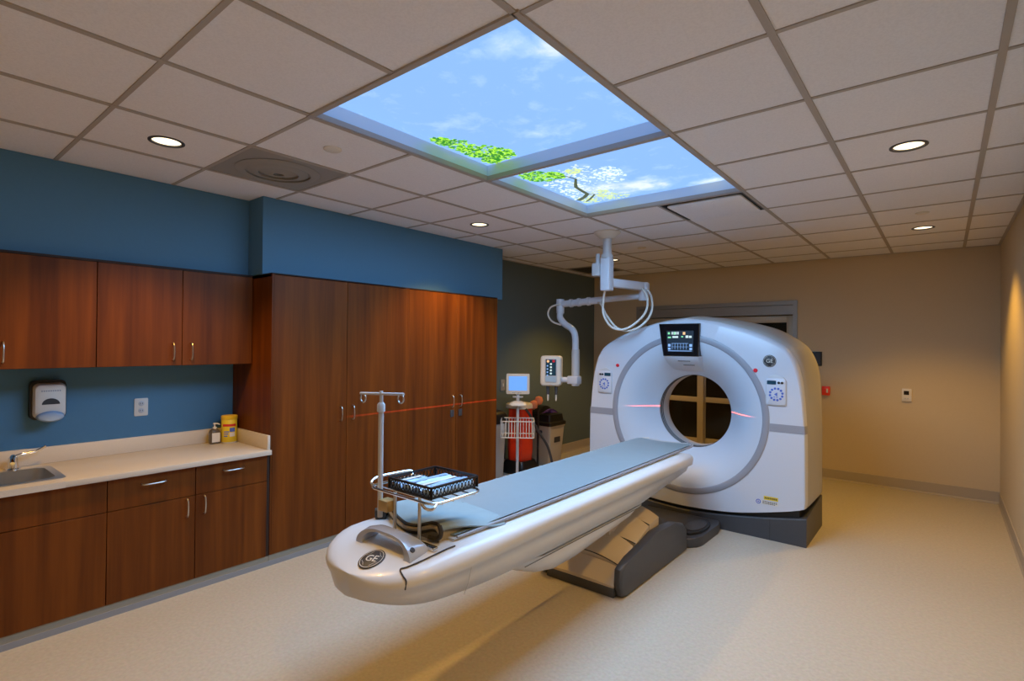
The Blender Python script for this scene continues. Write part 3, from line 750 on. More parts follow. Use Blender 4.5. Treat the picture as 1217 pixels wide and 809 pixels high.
# display
t_ = ct
bm = nb(); rings = []
dz0, dz1 = 1.478, 1.772
def tz(x_, z_, y_): return (x_, y_, z_)
xa0, xa1, xb0, xb1 = -2.045, -1.668, -2.0, -1.676
def disp_ring(y_, e): return [(xb0+e, y_, dz0+e), (xb1-e, y_, dz0+e), (xa1-e, y_, dz1-e), (xa0+e, y_, dz1-e)]
loft(bm, [disp_ring(GYF+.05, 0), disp_ring(GYF-.028, 0), disp_ring(GYF-.034, .006)]); dsp = obj('display_bezel', bm, 'blackgloss', ct)
yy = GYF-.0352
bm = nb(); quad(bm, (-1.958, yy, 1.518), (-1.722, yy, 1.518), (-1.718, yy, 1.708), (-1.968, yy, 1.708)); scr = obj('screen', bm, 'scrdark', dsp, 0)
yy -= .0008
def rects(lst, mm, nm='screen_readout'):
    bm = nb()
    for xa, za, xb, zb_ in lst: quad(bm, (xa, yy, za), (xb, yy, za), (xb, yy, zb_), (xa, yy, zb_))
    obj(nm, bm, mm, dsp, 0)
rects([(-1.955, 1.675, -1.935, 1.695), (-1.955, 1.640, -1.925, 1.655), (-1.90, 1.672, -1.885, 1.697), (-1.83, 1.648, -1.812, 1.66)], 'scrgreen')
rects([(-1.92+.018*k, 1.674, -1.908+.018*k, 1.698) for k in range(4)]+[(-1.912, 1.643, -1.858, 1.660), (-1.79, 1.643, -1.765, 1.665), (-1.76, 1.643, -1.735, 1.662)], 'scrwhite')
rects([(-1.815, 1.672, -1.793, 1.696)], 'scramber')
rects([(-1.952, 1.564, -1.928, 1.588), (-1.952, 1.536, -1.928, 1.554), (-1.755, 1.564, -1.731, 1.588), (-1.755, 1.536, -1.731, 1.554)]+[(-1.915+.026*k, 1.538, -1.912+.026*k, 1.592) for k in range(6)]+[(-1.92, 1.592, -1.765, 1.595), (-1.92, 1.562, -1.765, 1.564), (-1.95, 1.524, -1.735, 1.529)], 'scrbl')
# white plinth under the display with name lines
def fdepth(r_):
    P_ = sorted(prof)
    for (ra, da), (rb, db) in zip(P_, P_[1:]):
        if ra <= r_ <= rb: return da+(db-da)*(r_-ra)/(rb-ra)
    return P_[-1][1] if r_ > P_[-1][0] else P_[0][1]
def plinth_y(z_):
    u = max(0., min(1., (1.478-z_)/.15)); return GYF-.026*(1-u)**1.5+(fdepth(z_-GZ)+.012)*u**1.3
bm = nb(); rings = []
for k in range(14):
    z_ = 1.479-.150*k/13; w_ = .163-.03*k/13; yp = plinth_y(z_)
    rings.append([(-1.837+w_*c_, yp+d_, z_) for c_, d_ in ((-1.06, .10), (-1, .016), (-.94, .002), (-.5, 0), (.5, 0), (.94, .002), (1, .016), (1.06, .10))])
loft(bm, rings); pl_ = obj('display_plinth', bm, 'disc', ct, 60)
bm = nb()
for z_, x_a, n_ in ((1.437, -1.875, 10), (1.400, -1.842, 9)):
    yp = plinth_y(z_)
    for k in range(n_): box(bm, (x_a+.0115*k, yp-.0015, z_-.005), (x_a+.0085+.0115*k, yp+.006, z_+.005))
obj('name_print', bm, 'darkprint', pl_)
# emblem
def emblem(parent, mtx, R_):
    bm = nb(); lathe(bm, [(R_, -.001), (R_, .002), (R_*.97, .003)], (0, 0, 0), 'z', 40); bm.transform(mtx); e_ = obj('emblem', bm, 'darkprint', parent)
    bm = nb(); lathe(bm, [(R_*.90, .003), (R_*.90, .0036), (R_*.865, .0036), (R_*.865, .003)], (0, 0, 0), 'z', 40, False, False)
    for k in range(4):
        a = k*PI/2+PI/4
        pts = [(R_*.74*math.cos(a+d), R_*.74*math.sin(a+d), .0036) for d in (-.42, -.2, 0, .2, .42)]
        pts = [(p[0]*f_, p[1]*f_, p[2]) for p, f_ in zip(pts, (1, .92, .86, .92, 1))]
        tube(bm, pts, R_*.012, 6)
    text_bm(bm, 'GE', R_*.86, Matrix.Translation((0, 0, .0036)))
    bm.transform(mtx); obj('monogram', bm, 'ivory', e_)
emblem(ct, Matrix.Translation((-1.104, GYF-.001, 1.455)) @ Matrix.Rotation(PI/2, 4, 'X'), .050)
# red stop buttons and control panels
for x_ in (-1.212, -2.479):
    bm = nb(); lathe(bm, [(.017, -GYF-.0), (.017, -GYF+.004), (.013, -GYF+.009), (.004, -GYF+.010)], (x_, 0, 1.375), 'y', 24)
    for v in bm.verts: v.co.y = -v.co.y
    o = obj('stop_button', bm, 'redb', ct); o['label'] = 'red stop button'
def control(xc, s):
    za, zb_ = 1.095, 1.325
    bm = nb(); eL, eR = (.070, .086) if s > 0 else (.086, .070); out = [(xc-eL, za+.01), (xc-eL+.01, za), (xc+eR-.01, za), (xc+eR, za+.01), (xc+eR, zb_-.03), (xc+eR-.02, zb_), (xc, zb_+.024), (xc-eL+.02, zb_), (xc-eL, zb_-.03)]
    prism(bm, out, 'y', GYF-.010, GYF+.004, .004); p = obj('control_panel', bm, 'lgrey', ct)
    bm = nb(); prism(bm, rrect(xc-eL+.008, za+.010, xc+eR-.008, zb_-.008, .014), 'y', GYF-.013, GYF-.008, .001); obj('keypad', bm, 'white', p)
    sx = (-.058, .010) if s > 0 else (-.010, .058)
    bm = nb(); prism(bm, rrect(xc+sx[0], 1.266, xc+sx[1], 1.298, .004), 'y', GYF-.0145, GYF-.012); obj('readout', bm, 'dblue', p)
    for dx in ((.03, .055) if s > 0 else (-.055, -.03)):
        bm = nb(); lathe(bm, [(.010, GYF-.012), (.010, GYF-.019), (.007, GYF-.020)], (xc+dx, 0, 1.282), 'y', 16); obj('knob', bm, 'black', p)
    cxp, czp = xc+.012*s, 1.188
    for k in range(12):
        a = 2*PI*k/12+.2; bx_, bz_ = cxp+.047*math.cos(a), czp+.047*math.sin(a)
        bm = nb(); lathe(bm, [(.0095, GYF-.012), (.0095, GYF-.0150), (.007, GYF-.0155)], (bx_, 0, bz_), 'y', 10); obj('button', bm, 'bluep', p)
    bm = nb(); prism(bm, [(cxp-.016, czp), (cxp+.008, czp-.016), (cxp+.008, czp+.016)], 'y', GYF-.0155, GYF-.012)
    for k in range(2): box(bm, (cxp-.02+.02*k, GYF-.0155, czp-.026), (cxp-.008+.02*k, GYF-.012, czp-.02))
    obj('arrow_key', bm, 'bluep', p)
control(-1.062, 1); control(-2.608, -1)
# caution labels
bm = nb(); quad(bm, (-1.142, GYF-.001, .322), (-1.034, GYF-.001, .322), (-1.034, GYF-.001, .352), (-1.142, GYF-.001, .352)); cl = obj('caution_label', bm, 'yellowl', ct, 0); cl['label'] = 'yellow caution label'
bm = nb()
for k in range(8): quad(bm, *[(x_, GYF-.0016, z_) for x_, z_ in ((-1.134+.012*k, .330), (-1.126+.012*k, .330), (-1.126+.012*k, .344), (-1.134+.012*k, .344))])
obj('label_print', bm, 'darkprint', cl, 0)
bm = nb(); quad(bm, (-1.158, GYF-.001, .284), (-1.034, GYF-.001, .284), (-1.034, GYF-.001, .314), (-1.158, GYF-.001, .314)); cl = obj('type_label', bm, 'ivory', ct, 0)
bm = nb()
for j in range(3):
    for k in range(8 if j else 7): quad(bm, *[(x_, GYF-.0016, z_) for x_, z_ in ((-1.150+.014*k, .288+.009*j), (-1.140+.014*k, .288+.009*j), (-1.140+.014*k, .293+.009*j), (-1.150+.014*k, .293+.009*j))])
obj('label_print', bm, 'darkprint', cl, 0)
bm = nb(); lathe(bm, [(.019, GYF+.002), (.019, GYF-.0015)], (-1.183, 0, .299), 'y', 24); cl = obj('round_mark', bm, 'bluep', ct)
bm = nb(); lathe(bm, [(.012, GYF-.0012), (.012, GYF-.0022), (.007, GYF-.0022), (.007, GYF-.0012)], (-1.183, 0, .299), 'y', 20, False, False); obj('round_print', bm, 'ivory', cl)
# seams on the front cover
bm = nb()
for s in (-1, 1): box(bm, (GC+s*.9655-.0012, GYF-.0008, .31), (GC+s*.9655+.0012, GYF+.01, .88))
obj('cover_seam', bm, 'lgrey', ct)
# base
def bz(x_): return .105+.118*(abs(x_)/.98)**1.6
xs = [-.985+1.97*k/40 for k in range(41)]
bm = nb()
rings = []
for x_ in xs:
    z_ = bz(x_); rings.append([(GC+x_, GYF+.0, 0), (GC+x_, GYF+.0, z_-.006), (GC+x_, GYF+.006, z_), (GC+x_, GYF+.68, z_+.05*(abs(x_)/.98)), (GC+x_, GYF+.69, 0)])
loft(bm, rings); bs = obj('base', bm, 'dgrey', ct, 30)
bm = nb()
for s in (-.59, .72): box(bm, (GC+s-.0015, GYF-.0008, .004), (GC+s+.0015, GYF+.004, bz(s)-.006))
obj('base_seam', bm, 'black', bs)
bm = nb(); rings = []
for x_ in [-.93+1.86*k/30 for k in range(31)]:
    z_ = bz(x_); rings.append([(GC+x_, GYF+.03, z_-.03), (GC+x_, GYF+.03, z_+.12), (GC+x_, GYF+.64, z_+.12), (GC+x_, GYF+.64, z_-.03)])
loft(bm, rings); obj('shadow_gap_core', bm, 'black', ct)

# ------------------------------------------------------------------ patient table
TX = -1.85
tb = thing('patient_table', 'long white scanner patient table with grey pad and rounded near end', 'patient table', (TX, 2.9, 0))
YN, YE = 1.231, 4.12     # nose tip, far end of beam
def halfw(y_):          # plan half width
    L_ = .30
    if y_ < YN+L_:
        u = (YN+L_-y_)/L_; return .334*max(0., 1-u**2.6)**(1/2.6)
    return .334
def ztop(y_): return .732-.008*min(1, max(0, (y_-1.5)/.5)) - (0 if y_ > YN+.3 else .075*((YN+.3-y_)/.30)**2)
def zbot(y_):
    if y_ < 1.95: u = (1.95-y_)/(1.95-YN); return .492+.072*u**1.683
    if y_ < 3.3: return .492
    return .492+.085*((y_-3.3)/(YE-3.3))
ys = [YN+.0004, YN+.003, YN+.008, YN+.016, YN+.028, YN+.045, YN+.07, YN+.10, YN+.14, YN+.18, YN+.23, YN+.30, 1.62, 1.7, 1.8, 1.9, 2.2, 2.6, 3.0, 3.3, 3.6, 3.9, YE-.012, YE-.003, YE]
def section(y_, flat=False):
    hw, zt_, zb_ = halfw(y_), ztop(y_), zbot(y_); s = min(1., hw/.2)
    H_ = zt_-zb_; e = .045*s; m_ = min(1, max(0, (y_-1.55)/.5))
    if y_ > YE-.005: hw -= .006; zt_ -= .004
    if y_ > YE-.001: hw -= .010; zt_ -= .006
    A_ = [(0, zt_)]+[(hw-dx_, zt_-fz_*H_) for dx_, fz_ in ((2.2*e, 0), (1.2*e, .02), (.5*e, .07), (.1*e, .17), (0, .28), (.01*s, .41), (.026*s, .47), (.04*s, .65), (.065*s, .94), (.10*s, .965), (.16*s, 1))]+[(0, zb_)]
    B_ = [(0, zt_), (hw-.050, zt_), (hw-.026, zt_-.002), (hw-.010, zt_-.009), (hw-.002, zt_-.020), (hw, zt_-.036), (hw-.006, zt_-.078), (hw-.020, zt_-.088), (hw-.036, zb_+.42*H_), (hw-.052, zb_+.10*H_), (hw-.07, zb_+.012), (hw-.11, zb_), (0, zb_)]
    q = [(a[0]+(b_[0]-a[0])*m_, a[1]+(b_[1]-a[1])*m_) for a, b_ in zip(A_, B_)]
    q = [(max(x_, 0), z_) for x_, z_ in q]
    return [(TX+x_, y_, z_) for x_, z_ in q]+[(TX-x_, y_, z_) for x_, z_ in reversed(q[1:-1])]
bm = nb(); loft(bm, [section(y_) for y_ in ys]); beam = obj('table_body', bm, 'tablew', tb, 60)
# seam of the end cap on the top
CAPS = []
q = section(YN+.085)
for k_, o_ in ((6, .002), (4, .0015), (3, .001)): CAPS.append((q[k_][0]-TX+o_, .085, q[k_][2]+.001))
for b_ in (.095, .115, .15, .19, .24, .29, .34):
    q = section(YN+b_); a_ = min(.272, q[2][0]-TX-.006)
    CAPS.append((a_, b_, q[0][2]+.0008))
bm = nb(); tube(bm, spline([(TX+a_, YN+b_, c_) for a_, b_, c_ in CAPS], 6), .0030, 6); obj('cap_seam', bm, 'darkprint', tb)
bm = nb(); tube(bm, [(TX+.321, 1.62, .64), (TX+.303, 1.62, .57), (TX+.28, 1.62, .515)], .0015, 6); obj('cap_seam', bm, 'lgrey', tb)
# emblem & handle
emblem(tb, Matrix.Translation((-1.80, 1.318, ztop(1.318)+.0015)) @ Matrix.Rotation(math.atan2(ztop(1.36)-ztop(1.27), .09), 4, 'X') @ Matrix.Rotation(.25, 4, 'Z'), .056)
hy = 1.402
bm = nb()
rings = []
for k in range(25):
    a = PI*k/24; c_, s_ = math.cos(a), math.sin(a)
    cx_, cz_ = -1.805+.158*(abs(c_)**.8)*(1 if c_ > 0 else -1), .706+.078*s_**.8
    hw_ = .032+.028*abs(c_)**3; th_ = .009+.013*abs(c_)**4
    # outward normal
    nx_, nz_ = c_*.078/.158, s_; l_ = math.hypot(nx_, nz_); nx_, nz_ = nx_/l_, nz_/l_
    y_c = hy+.012*abs(c_)
    rings.append([(cx_+nx_*th_, y_c-hw_*.75, cz_+nz_*th_*.5), (cx_+nx_*th_*1.25, y_c, cz_+nz_*th_*1.2), (cx_+nx_*th_, y_c+hw_, cz_+nz_*th_*.6), (cx_-nx_*th_*.6, y_c+hw_*.9, cz_-nz_*th_*.6), (cx_-nx_*th_*.8, y_c-hw_*.75, cz_-nz_*th_*.8)])
loft(bm, rings); hd = obj('handle', bm, 'silver', tb, 50); hd['label'] = 'silver arched grab handle'
bm = nb(); lathe(bm, [(.011, -.002), (.011, .003), (.007, .004)], (0, 0, 0), 'z', 16); bm.transform(Matrix.Translation((-1.640, hy-.008, .750)) @ Matrix.Rotation(.75, 4, 'Y')); obj('release_button', bm, 'darkprint', hd)
# cradle and pad
CX0, CX1 = -2.125, -1.612; cm, ch = (CX0+CX1)/2, (CX1-CX0)/2
def crsec(y_, w_, up, th, hol):
    P = []
    n = 14
    for k in range(n+1):
        u = -1+2*k/n; P.append((cm+u*w_, y_, up-hol*(1-u*u)))
    for k in range(n, -1, -1):
        u = -1+2*k/n; P.append((cm+u*(w_-.01), y_, up-hol*(1-u*u)-th))
    return P
bm = nb(); loft(bm, [crsec(y_, ch*wf, .744, .016, .010) for y_, wf in ((1.60, 1), (4.30, 1), (4.38, .985), (4.44, .9), (4.475, .78))]); cr = obj('cradle', bm, 'lgrey', tb, 60)
bm = nb(); loft(bm, [crsec(y_, ch*wf, .753, .010, .011) for y_, wf in ((1.62, .95), (4.26, .95), (4.34, .93), (4.39, .84))]); obj('pad', bm, 'pad', tb, 60)
bm = nb(); tube(bm, [(CX1-.004, 1.62, .744), (CX1-.004, 4.30, .744), (CX1-.02, 4.40, .744), (CX1-.075, 4.462, .744)], .006, 8); obj('cradle_rail', bm, 'grey', tb)
bm = nb(); tube(bm, [(CX0+.004, 1.62, .744), (CX0+.004, 4.30, .744), (CX0+.02, 4.40, .744), (CX0+.075, 4.462, .744)], .006, 8); obj('cradle_rail', bm, 'ivory', tb)
# lower belly cover
bm = nb(); rings = []
for y_, w_, zl in ((1.98, .10, .488), (2.02, .17, .465), (2.10, .22, .425), (2.22, .245, .380), (2.38, .25, .345), (2.6, .25, .345), (2.9, .25, .375), (3.2, .25, .42), (3.36, .24, .47)):
    H_ = .496-zl; q = [(0, .496), (w_+.02, .496), (w_+.015, .496-.3*H_), (w_, .496-.6*H_), (w_-.04, .496-.9*H_), (w_-.09, zl), (0, zl)]
    rings.append([(TX+x_, y_, z_) for x_, z_ in q]+[(TX-x_, y_, z_) for x_, z_ in reversed(q[1:-1])])
loft(bm, rings); obj('lower_cover', bm, 'tablew', tb, 60)
bm = nb()
for s in (-1, 1): tube(bm, [(TX+s*.272, 2.05, .490), (TX+s*.272, 3.34, .490)], .002, 6)
obj('cover_seam', bm, 'darkprint', tb)
# pedestal
side = [(2.985, .015), (2.955, .085), (2.965, .185), (3.0, .205), (3.10, .222), (3.30, .25), (3.46, .285), (3.61, .295), (3.80, .27), (3.96, .225), (4.035, .165), (4.04, .0), (3.05, .0)]
for s, nm in ((1, 'side_cover'), (-1, 'side_cover')):
    xa = TX+s*.262; bm = nb(); prism(bm, side, 'x', xa, xa+s*.058, .020, 3); o = obj(nm, bm, 'dgrey', tb, 40); 
bm = nb(); box(bm, (TX-.245, 2.965, .0), (TX+.262, 4.0, .06), .004); obj('pedestal_foot', bm, 'dgrey', tb)
segs = [((2.965, .072), (3.05, .165)), ((3.05, .170), (3.24, .245)), ((3.24, .250), (3.48, .315)), ((3.48, .320), (3.64, .340))]
for k, ((ya, za), (yb, zb_)) in enumerate(segs):
    bm = nb(); g = .003
    rings = []
    for u in [-1+2*q/16 for q in range(17)]:
        cr_ = .07*(1-u*u)*(0.3 if k == 0 else 1); wv = (.03*u*u if k == 2 else 0)
        x_ = TX+.008+u*.252
        rings.append([(x_, ya+g+wv, .05), (x_, ya+g+wv, za+cr_*.6-.004), (x_, ya+g+.006+wv, za+cr_*.6+.002), (x_, yb-g, zb_+cr_), (x_, yb-g, .05)])
    loft(bm, rings); tc_ = obj('telescoping_cover', bm, 'plate', tb, 40)
    if k: bm = nb(); tube(bm, [(r__[2][0], r__[2][1]-.006, r__[2][2]-.001) for r__ in rings], .0035, 6); obj('seam', bm, 'darkprint', tc_)
bm = nb(); box(bm, (TX-.2, 2.95, .25), (TX+.2, 3.5, .40)) if 0 else box(bm, (TX-.12, 3.2, .2), (TX+.10, 3.45, .485)); obj('lift_column', bm, 'plate', tb)
bm = nb()
ft = [(-2.16, 4.05)]+[(-1.60+.13*math.cos(a), 4.23+.18*math.sin(a)) for a in [(-90+90*k/8)*PI/180 for k in range(9)]]+[(-1.465, 4.55), (-1.475, 4.64), (-1.50, 4.672), (-2.16, 4.672)]
prism(bm, ft, 'z', 0, .075, .012, 3); ftp = obj('floor_plate', bm, 'dgrey', tb)
bm = nb(); prism(bm, [(-1.58+.09*math.cos(2*PI*k/28), 4.36+.22*math.sin(2*PI*k/28)) for k in range(28)], 'z', .074, .095, .006); obj('foot_pedal', bm, 'black', ftp)
bm = nb(); prism(bm, [(-1.58+.07*math.cos(2*PI*k/28), 4.36+.16*math.sin(2*PI*k/28)) for k in range(28)], 'z', .094, .102, .004); obj('pedal_tread', bm, 'dgrey', ftp)

# ------------------------------------------------------------------ folded blanket and straps on the near end
bl = thing('blanket', 'blue grey folded blanket bunched on the near end of the table pad', 'blanket', (cm, 1.75, .77))
EC = [Vector(p) for p in ((-2.105, 1.635, .790), (-2.04, 1.605, .789), (-1.97, 1.578, .781), (-1.91, 1.560, .775), (-1.855, 1.55, .772), (-1.79, 1.55, .779), (-1.737, 1.55, .796), (-1.69, 1.55, .812), (-1.655, 1.55, .812), (-1.640, 1.55, .792))]
EC = spline(EC, 3)
def ecur(dz, dy, dx=0.): return [p+Vector((dx, dy, dz)) for p in EC]
n_e = len(EC); rings = []
for k in range(15):
    t_ = k/14; s_ = t_*t_*(3-2*t_); P = []
    for q, p in enumerate(EC):
        u = q/(n_e-1); xf = -2.125+.525*u
        far = Vector((xf, 1.95+.03*math.sin(4*u), .7585-.006*(1-(2*u-1)**2)))
        if u > .9: far.z -= .030*(u-.9)/.1
        v_ = p.lerp(far, s_); v_.y = p.y+(far.y-p.y)*t_
        v_.z += .004*math.sin(11*v_.y+7*u)*t_*(1-t_)*4
        P.append(v_)
    rings.append([tuple(p) for p in P]+[(p.x-.004*(q_ == 0), p.y, p.z-.008) for q_, p in enumerate(reversed(P))])
bm = nb(); loft(bm, rings); obj('top_layer', bm, 'blanket', bl, 70)
bm = nb(); low = []
for k in range(8):
    t_ = k/7; P = []
    for q, p in enumerate(EC):
        P.append(Vector((-1.87+(p.x+1.87)*.93, p.y+.004+.16*t_, (p.z-.012)*(1-t_)+.748*t_)))
    low.append([tuple(p) for p in P]+[(p.x, p.y, .728) for p in reversed(P)])
loft(bm, low); obj('under_layer', bm, 'strapl', bl, 70)
for dz, dy, mm, r_ in ((-.003, -.004, 'strap', .007), (-.019, -.008, 'strapl', .009), (-.034, -.004, 'strap', .007)):
    pts = ecur(dz, dy); pts = [Vector((p.x, p.y, max(p.z, .737))) for p in pts]
    bm = nb(); tube(bm, pts, r_, 8); obj('layer_edge', bm, mm, bl, 60)
bm = nb(); tube(bm, spline([(-1.645, 1.545, .805), (-1.628, 1.538, .788), (-1.630, 1.535, .768), (-1.655, 1.535, .752), (-1.70, 1.535, .747)], 6), .010, 8); obj('strap_loop', bm, 'strap', bl)
bm = nb(); prism(bm, [(-2.14, 1.58), (-2.10, 1.555), (-2.065, 1.59), (-2.10, 1.63)], 'z', .730, .775, .006); obj('strap_buckle', bm, 'strap', bl)

# ------------------------------------------------------------------ instrument tray rack, IV pole, basket
rk = thing('tray_rack', 'chrome wire tray rack standing on the near end of the table', 'rack', (-1.75, 1.5, .73))
rx0, rx1, ry0, ry1, rz = -1.985, -1.560, 1.43, 1.72, .935
bm = nb(); lp = rrect(rx0, ry0, rx1, ry1, .05, 6); tube(bm, [(x_, y_, rz) for x_, y_ in lp+lp[:2]], .006, 8); obj('rim', bm, 'chrome', rk)
bm = nb()
for k in range(4): yy = ry0+.05+k*.062; tube(bm, [(rx0, yy, rz-.006), (rx1, yy, rz-.006)], .003, 6)
obj('cross_wire', bm, 'chrome', rk)
bm = nb(); tube(bm, spline([(rx0+.0, ry1-.04, rz), (rx0-.02, ry1-.03, rz+.02), (rx0-.03, 1.60, rz+.024), (rx0-.03, 1.50, rz+.024), (rx0-.02, ry0+.03, rz+.01), (rx0, ry0+.03, rz)], 5), .006, 8); obj('end_hoop', bm, 'chrome', rk)
bm = nb(); tube(bm, spline([(rx1, ry0+.02, rz), (rx1+.002, ry0-.004, rz-.014), (rx1-.03, ry0-.012, rz-.016), (rx1-.07, ry0, rz-.004)], 5), .006, 8); obj('corner_clip', bm, 'chrome', rk)
for (lx, ly) in ((-1.700, 1.482), (-1.862, 1.482)):
    bm = nb(); tube(bm, [(lx, ly, rz-.004), (lx, ly, .740)], .0075, 10); obj('leg', bm, 'steel', rk)
bm = nb(); box(bm, (-1.88, 1.468, .730), (-1.60, 1.496, .745), .003); obj('foot_bar', bm, 'chrome', rk)
bm = nb(); box(bm, (-1.935, 1.445, .835), (-1.872, 1.50, .885), .006); lathe(bm, [(.012, .0), (.012, .03)], (-1.88, 1.40, 0), 'z', 4) if 0 else None; obj('clamp', bm, 'brass', rk)
iv = thing('iv_pole', 'thin white drip pole with two-hook crossbar clamped to the tray rack', 'drip pole', (-1.945, 1.465, .80))
bm = nb(); tube(bm, [(-1.945, 1.465, .80), (-1.945, 1.465, 1.285)], .0115, 12); obj('pole', bm, 'lgrey', iv)
bm = nb(); tube(bm, [(-1.945, 1.465, 1.26), (-1.945, 1.465, 1.36)], .008, 12); obj('inner_pole', bm, 'lgrey', iv)
bm = nb(); lathe(bm, [(.012, 1.265), (.018, 1.27), (.018, 1.30), (.010, 1.31)], (-1.945, 1.465, 0), n=16); obj('collar', bm, 'lgrey', iv)
bm = nb(); tube(bm, [(-2.10, 1.465, 1.340), (-1.79, 1.465, 1.356)], .006, 10); obj('crossbar', bm, 'lgrey', iv)
for x_ in (-2.08, -1.81):
    bm = nb(); zc = 1.341 if x_ < -1.9 else 1.357
    tube(bm, [(x_+.019*math.sin(a), 1.465, zc-.022+.019*math.cos(a)) for a in [2*PI*k/20 for k in range(18)]], .0035, 6); obj('hook', bm, 'steel', iv)
# basket
kx0, kx1, ky0, ky1, kz0, kz1 = -1.875, -1.605, 1.46, 1.73, .942, .992
bk = thing('basket', 'black lattice plastic basket on the chrome tray rack', 'basket', ((kx0+kx1)/2, (ky0+ky1)/2, kz0))
bm = nb(); box(bm, (kx0+.006, ky0+.006, kz0-.001), (kx1-.006, ky1-.006, kz0+.004)); obj('floor_panel', bm, 'blackgloss', bk)
bm = nb(); f_ = .006
def rimring(z0_, z1_, e0, e1):
    o_, i_ = rrect(kx0-e0, ky0-e0, kx1+e0, ky1+e0, .015, 4), rrect(kx0+e1, ky0+e1, kx1-e1, ky1-e1, .010, 4)
    loft(bm, [[(x_, y_, z0_) for x_, y_ in o_], [(x_, y_, z1_) for x_, y_ in o_], [(x_, y_, z1_) for x_, y_ in i_], [(x_, y_, z0_) for x_, y_ in i_], [(x_, y_, z0_) for x_, y_ in o_]], False, False)
rimring(kz1-.008, kz1, .006, .003); obj('rim', bm, 'black', bk)
bm = nb(); rimring(kz0-.001, kz0+.008, .001, .004); obj('base_band', bm, 'black', bk)
def lattice(pa, pb, n_):
    bm = nb(); pa, pb = Vector(pa), Vector(pb); d = (pb-pa)/n_; H_ = kz1-kz0-.008
    for k in range(n_):
        for sgn in (0, 1):
            a = pa+d*(k+sgn); c = pa+d*(k+1-sgn); a = Vector((a.x, a.y, kz0+.004)); c = Vector((c.x, c.y, kz0+.004+H_))
            mid = (a+c)/2
            tube(bm, [a, c], .0021, 4)
    for q in (0, n_):
        p = pa+d*q; tube(bm, [(p.x, p.y, kz0), (p.x, p.y, kz1-.002)], .006, 6)
    for zf in (.25, .5, .75):
        pass
    return bm
for pa, pb, n_ in (((kx0, ky0, 0), (kx1, ky0, 0), 13), ((kx1, ky0, 0), (kx1, ky1, 0), 13), ((kx1, ky1, 0), (kx0, ky1, 0), 13), ((kx0, ky1, 0), (kx0, ky0, 0), 13)):
    obj('lattice_wall', lattice(pa, pb, n_), 'black', bk)
def pack(x0_, y0_, x1_, y1_, z_, h, m1, label, rot=0):
    cx_, cy_ = (x0_+x1_)/2, (y0_+y1_)/2
    t = thing('supply_pack', label, 'medical pack', (cx_, cy_, z_), 'supply packs in the black basket')
    bm = nb(); n = 10; rings = []
    for a in range(n+1):
        y_ = y0_+(y1_-y0_)*a/n; P = []
        for q in range(9):
            u = q/8; P.append((x0_+(x1_-x0_)*u, y_, z_+h*(.5+.5*math.sin(PI*u)**.6*math.sin(PI*max(.08, min(.92, a/n)))**.4)+.0025*random.uniform(-1, 1)))
        rings.append(P+[(p[0], p[1], z_) for p in reversed(P)])
    loft(bm, rings); obj('wrapper', bm, m1, t, 60)
    bm = nb(); box(bm, (cx_-.010, y0_+.02, z_+h*.95), (cx_+.010, y1_-.02, z_+h*1.06), .002); obj('contents_tube', bm, 'ivory' if m1 != 'paper' else 'foil', t)
pack(kx1-.062, ky0+.012, kx1-.010, ky1-.012, kz0+.006, .036, 'paper', 'white wrapped supply pack along the aisle side of the black basket')
pack(kx1-.130, ky0+.012, kx1-.075, ky1-.012, kz0+.006, .028, 'foil', 'clear blue supply pack next to the white pack in the black basket')
pack(kx1-.186, ky0+.012, kx1-.136, ky1-.012, kz0+.006, .031, 'paper', 'pale supply pack in the middle of the black basket')
pack(kx0+.012, ky0+.012, kx0+.062, ky1-.10, kz0+.006, .026, 'foil', 'short clear supply pack at the drip pole side of the black basket')

# ------------------------------------------------------------------ ceiling arm with injector head
ax_, ay_ = -2.45, 4.40
ia = thing('ceiling_arm', 'white ceiling mounted jointed arm carrying an injector head above the scanner', 'ceiling arm', (ax_, ay_, CH))
bm = nb(); lathe(bm, [(.125, CH), (.125, CH-.012), (.115, CH-.016), (.075, CH-.05), (.05, CH-.062)], (ax_, ay_, 0), n=36); obj('ceiling_plate', bm, 'ivory', ia)
bm = nb(); tube(bm, [(ax_, ay_, CH-.055), (ax_, ay_, 2.40)], .040, 20); lathe(bm, [(.052, 2.42), (.055, 2.41), (.055, 2.385), (.050, 2.38)], (ax_, ay_, 0), n=24); obj('column', bm, 'lgrey', ia)
bm = nb(); box(bm, (ax_-.048, ay_-.048, 2.08), (ax_+.048, ay_+.048, 2.39), .012); obj('lower_column', bm, 'white', ia)
bm = nb(); box(bm, (ax_-.125, ay_-.07, 2.22), (ax_-.05, ay_+.05, 2.34), .008); tube(bm, [(ax_-.088, ay_-.02, 2.34), (ax_-.088, ay_-.02, 2.43)], .020, 12); obj('control_box', bm, 'lgrey', ia)
E1 = (-2.335, 4.94)
bm = nb(); d = Vector((E1[0]-ax_, E1[1]-ay_, 0)); L_ = d.length; d.normalize(); 
bm2 = nb(); box(bm2, (0, -.038, 2.12), (L_+.05, .038, 2.20), .012); ang = math.atan2(d.y, d.x); bm2.transform(Matrix.Translation((ax_, ay_, 0)) @ Matrix.Rotation(ang, 4, 'Z')); obj('upper_arm', bm2, 'white', ia)
bm = nb(); lathe(bm, [(.045, 2.20), (.05, 2.195), (.05, 2.03), (.045, 2.02)], (*E1, 0), n=20); obj('elbow_joint', bm, 'white', ia)
W_ = Vector((-3.31, 4.90, 2.02)); E_ = Vector((*E1, 2.07))
bm = nb(); tube(bm, [E_, E_.lerp(W_, .45)], .030, 14); tube(bm, [E_.lerp(W_, .45), W_], .036, 14); obj('forearm', bm, 'white', ia)
bm = nb()
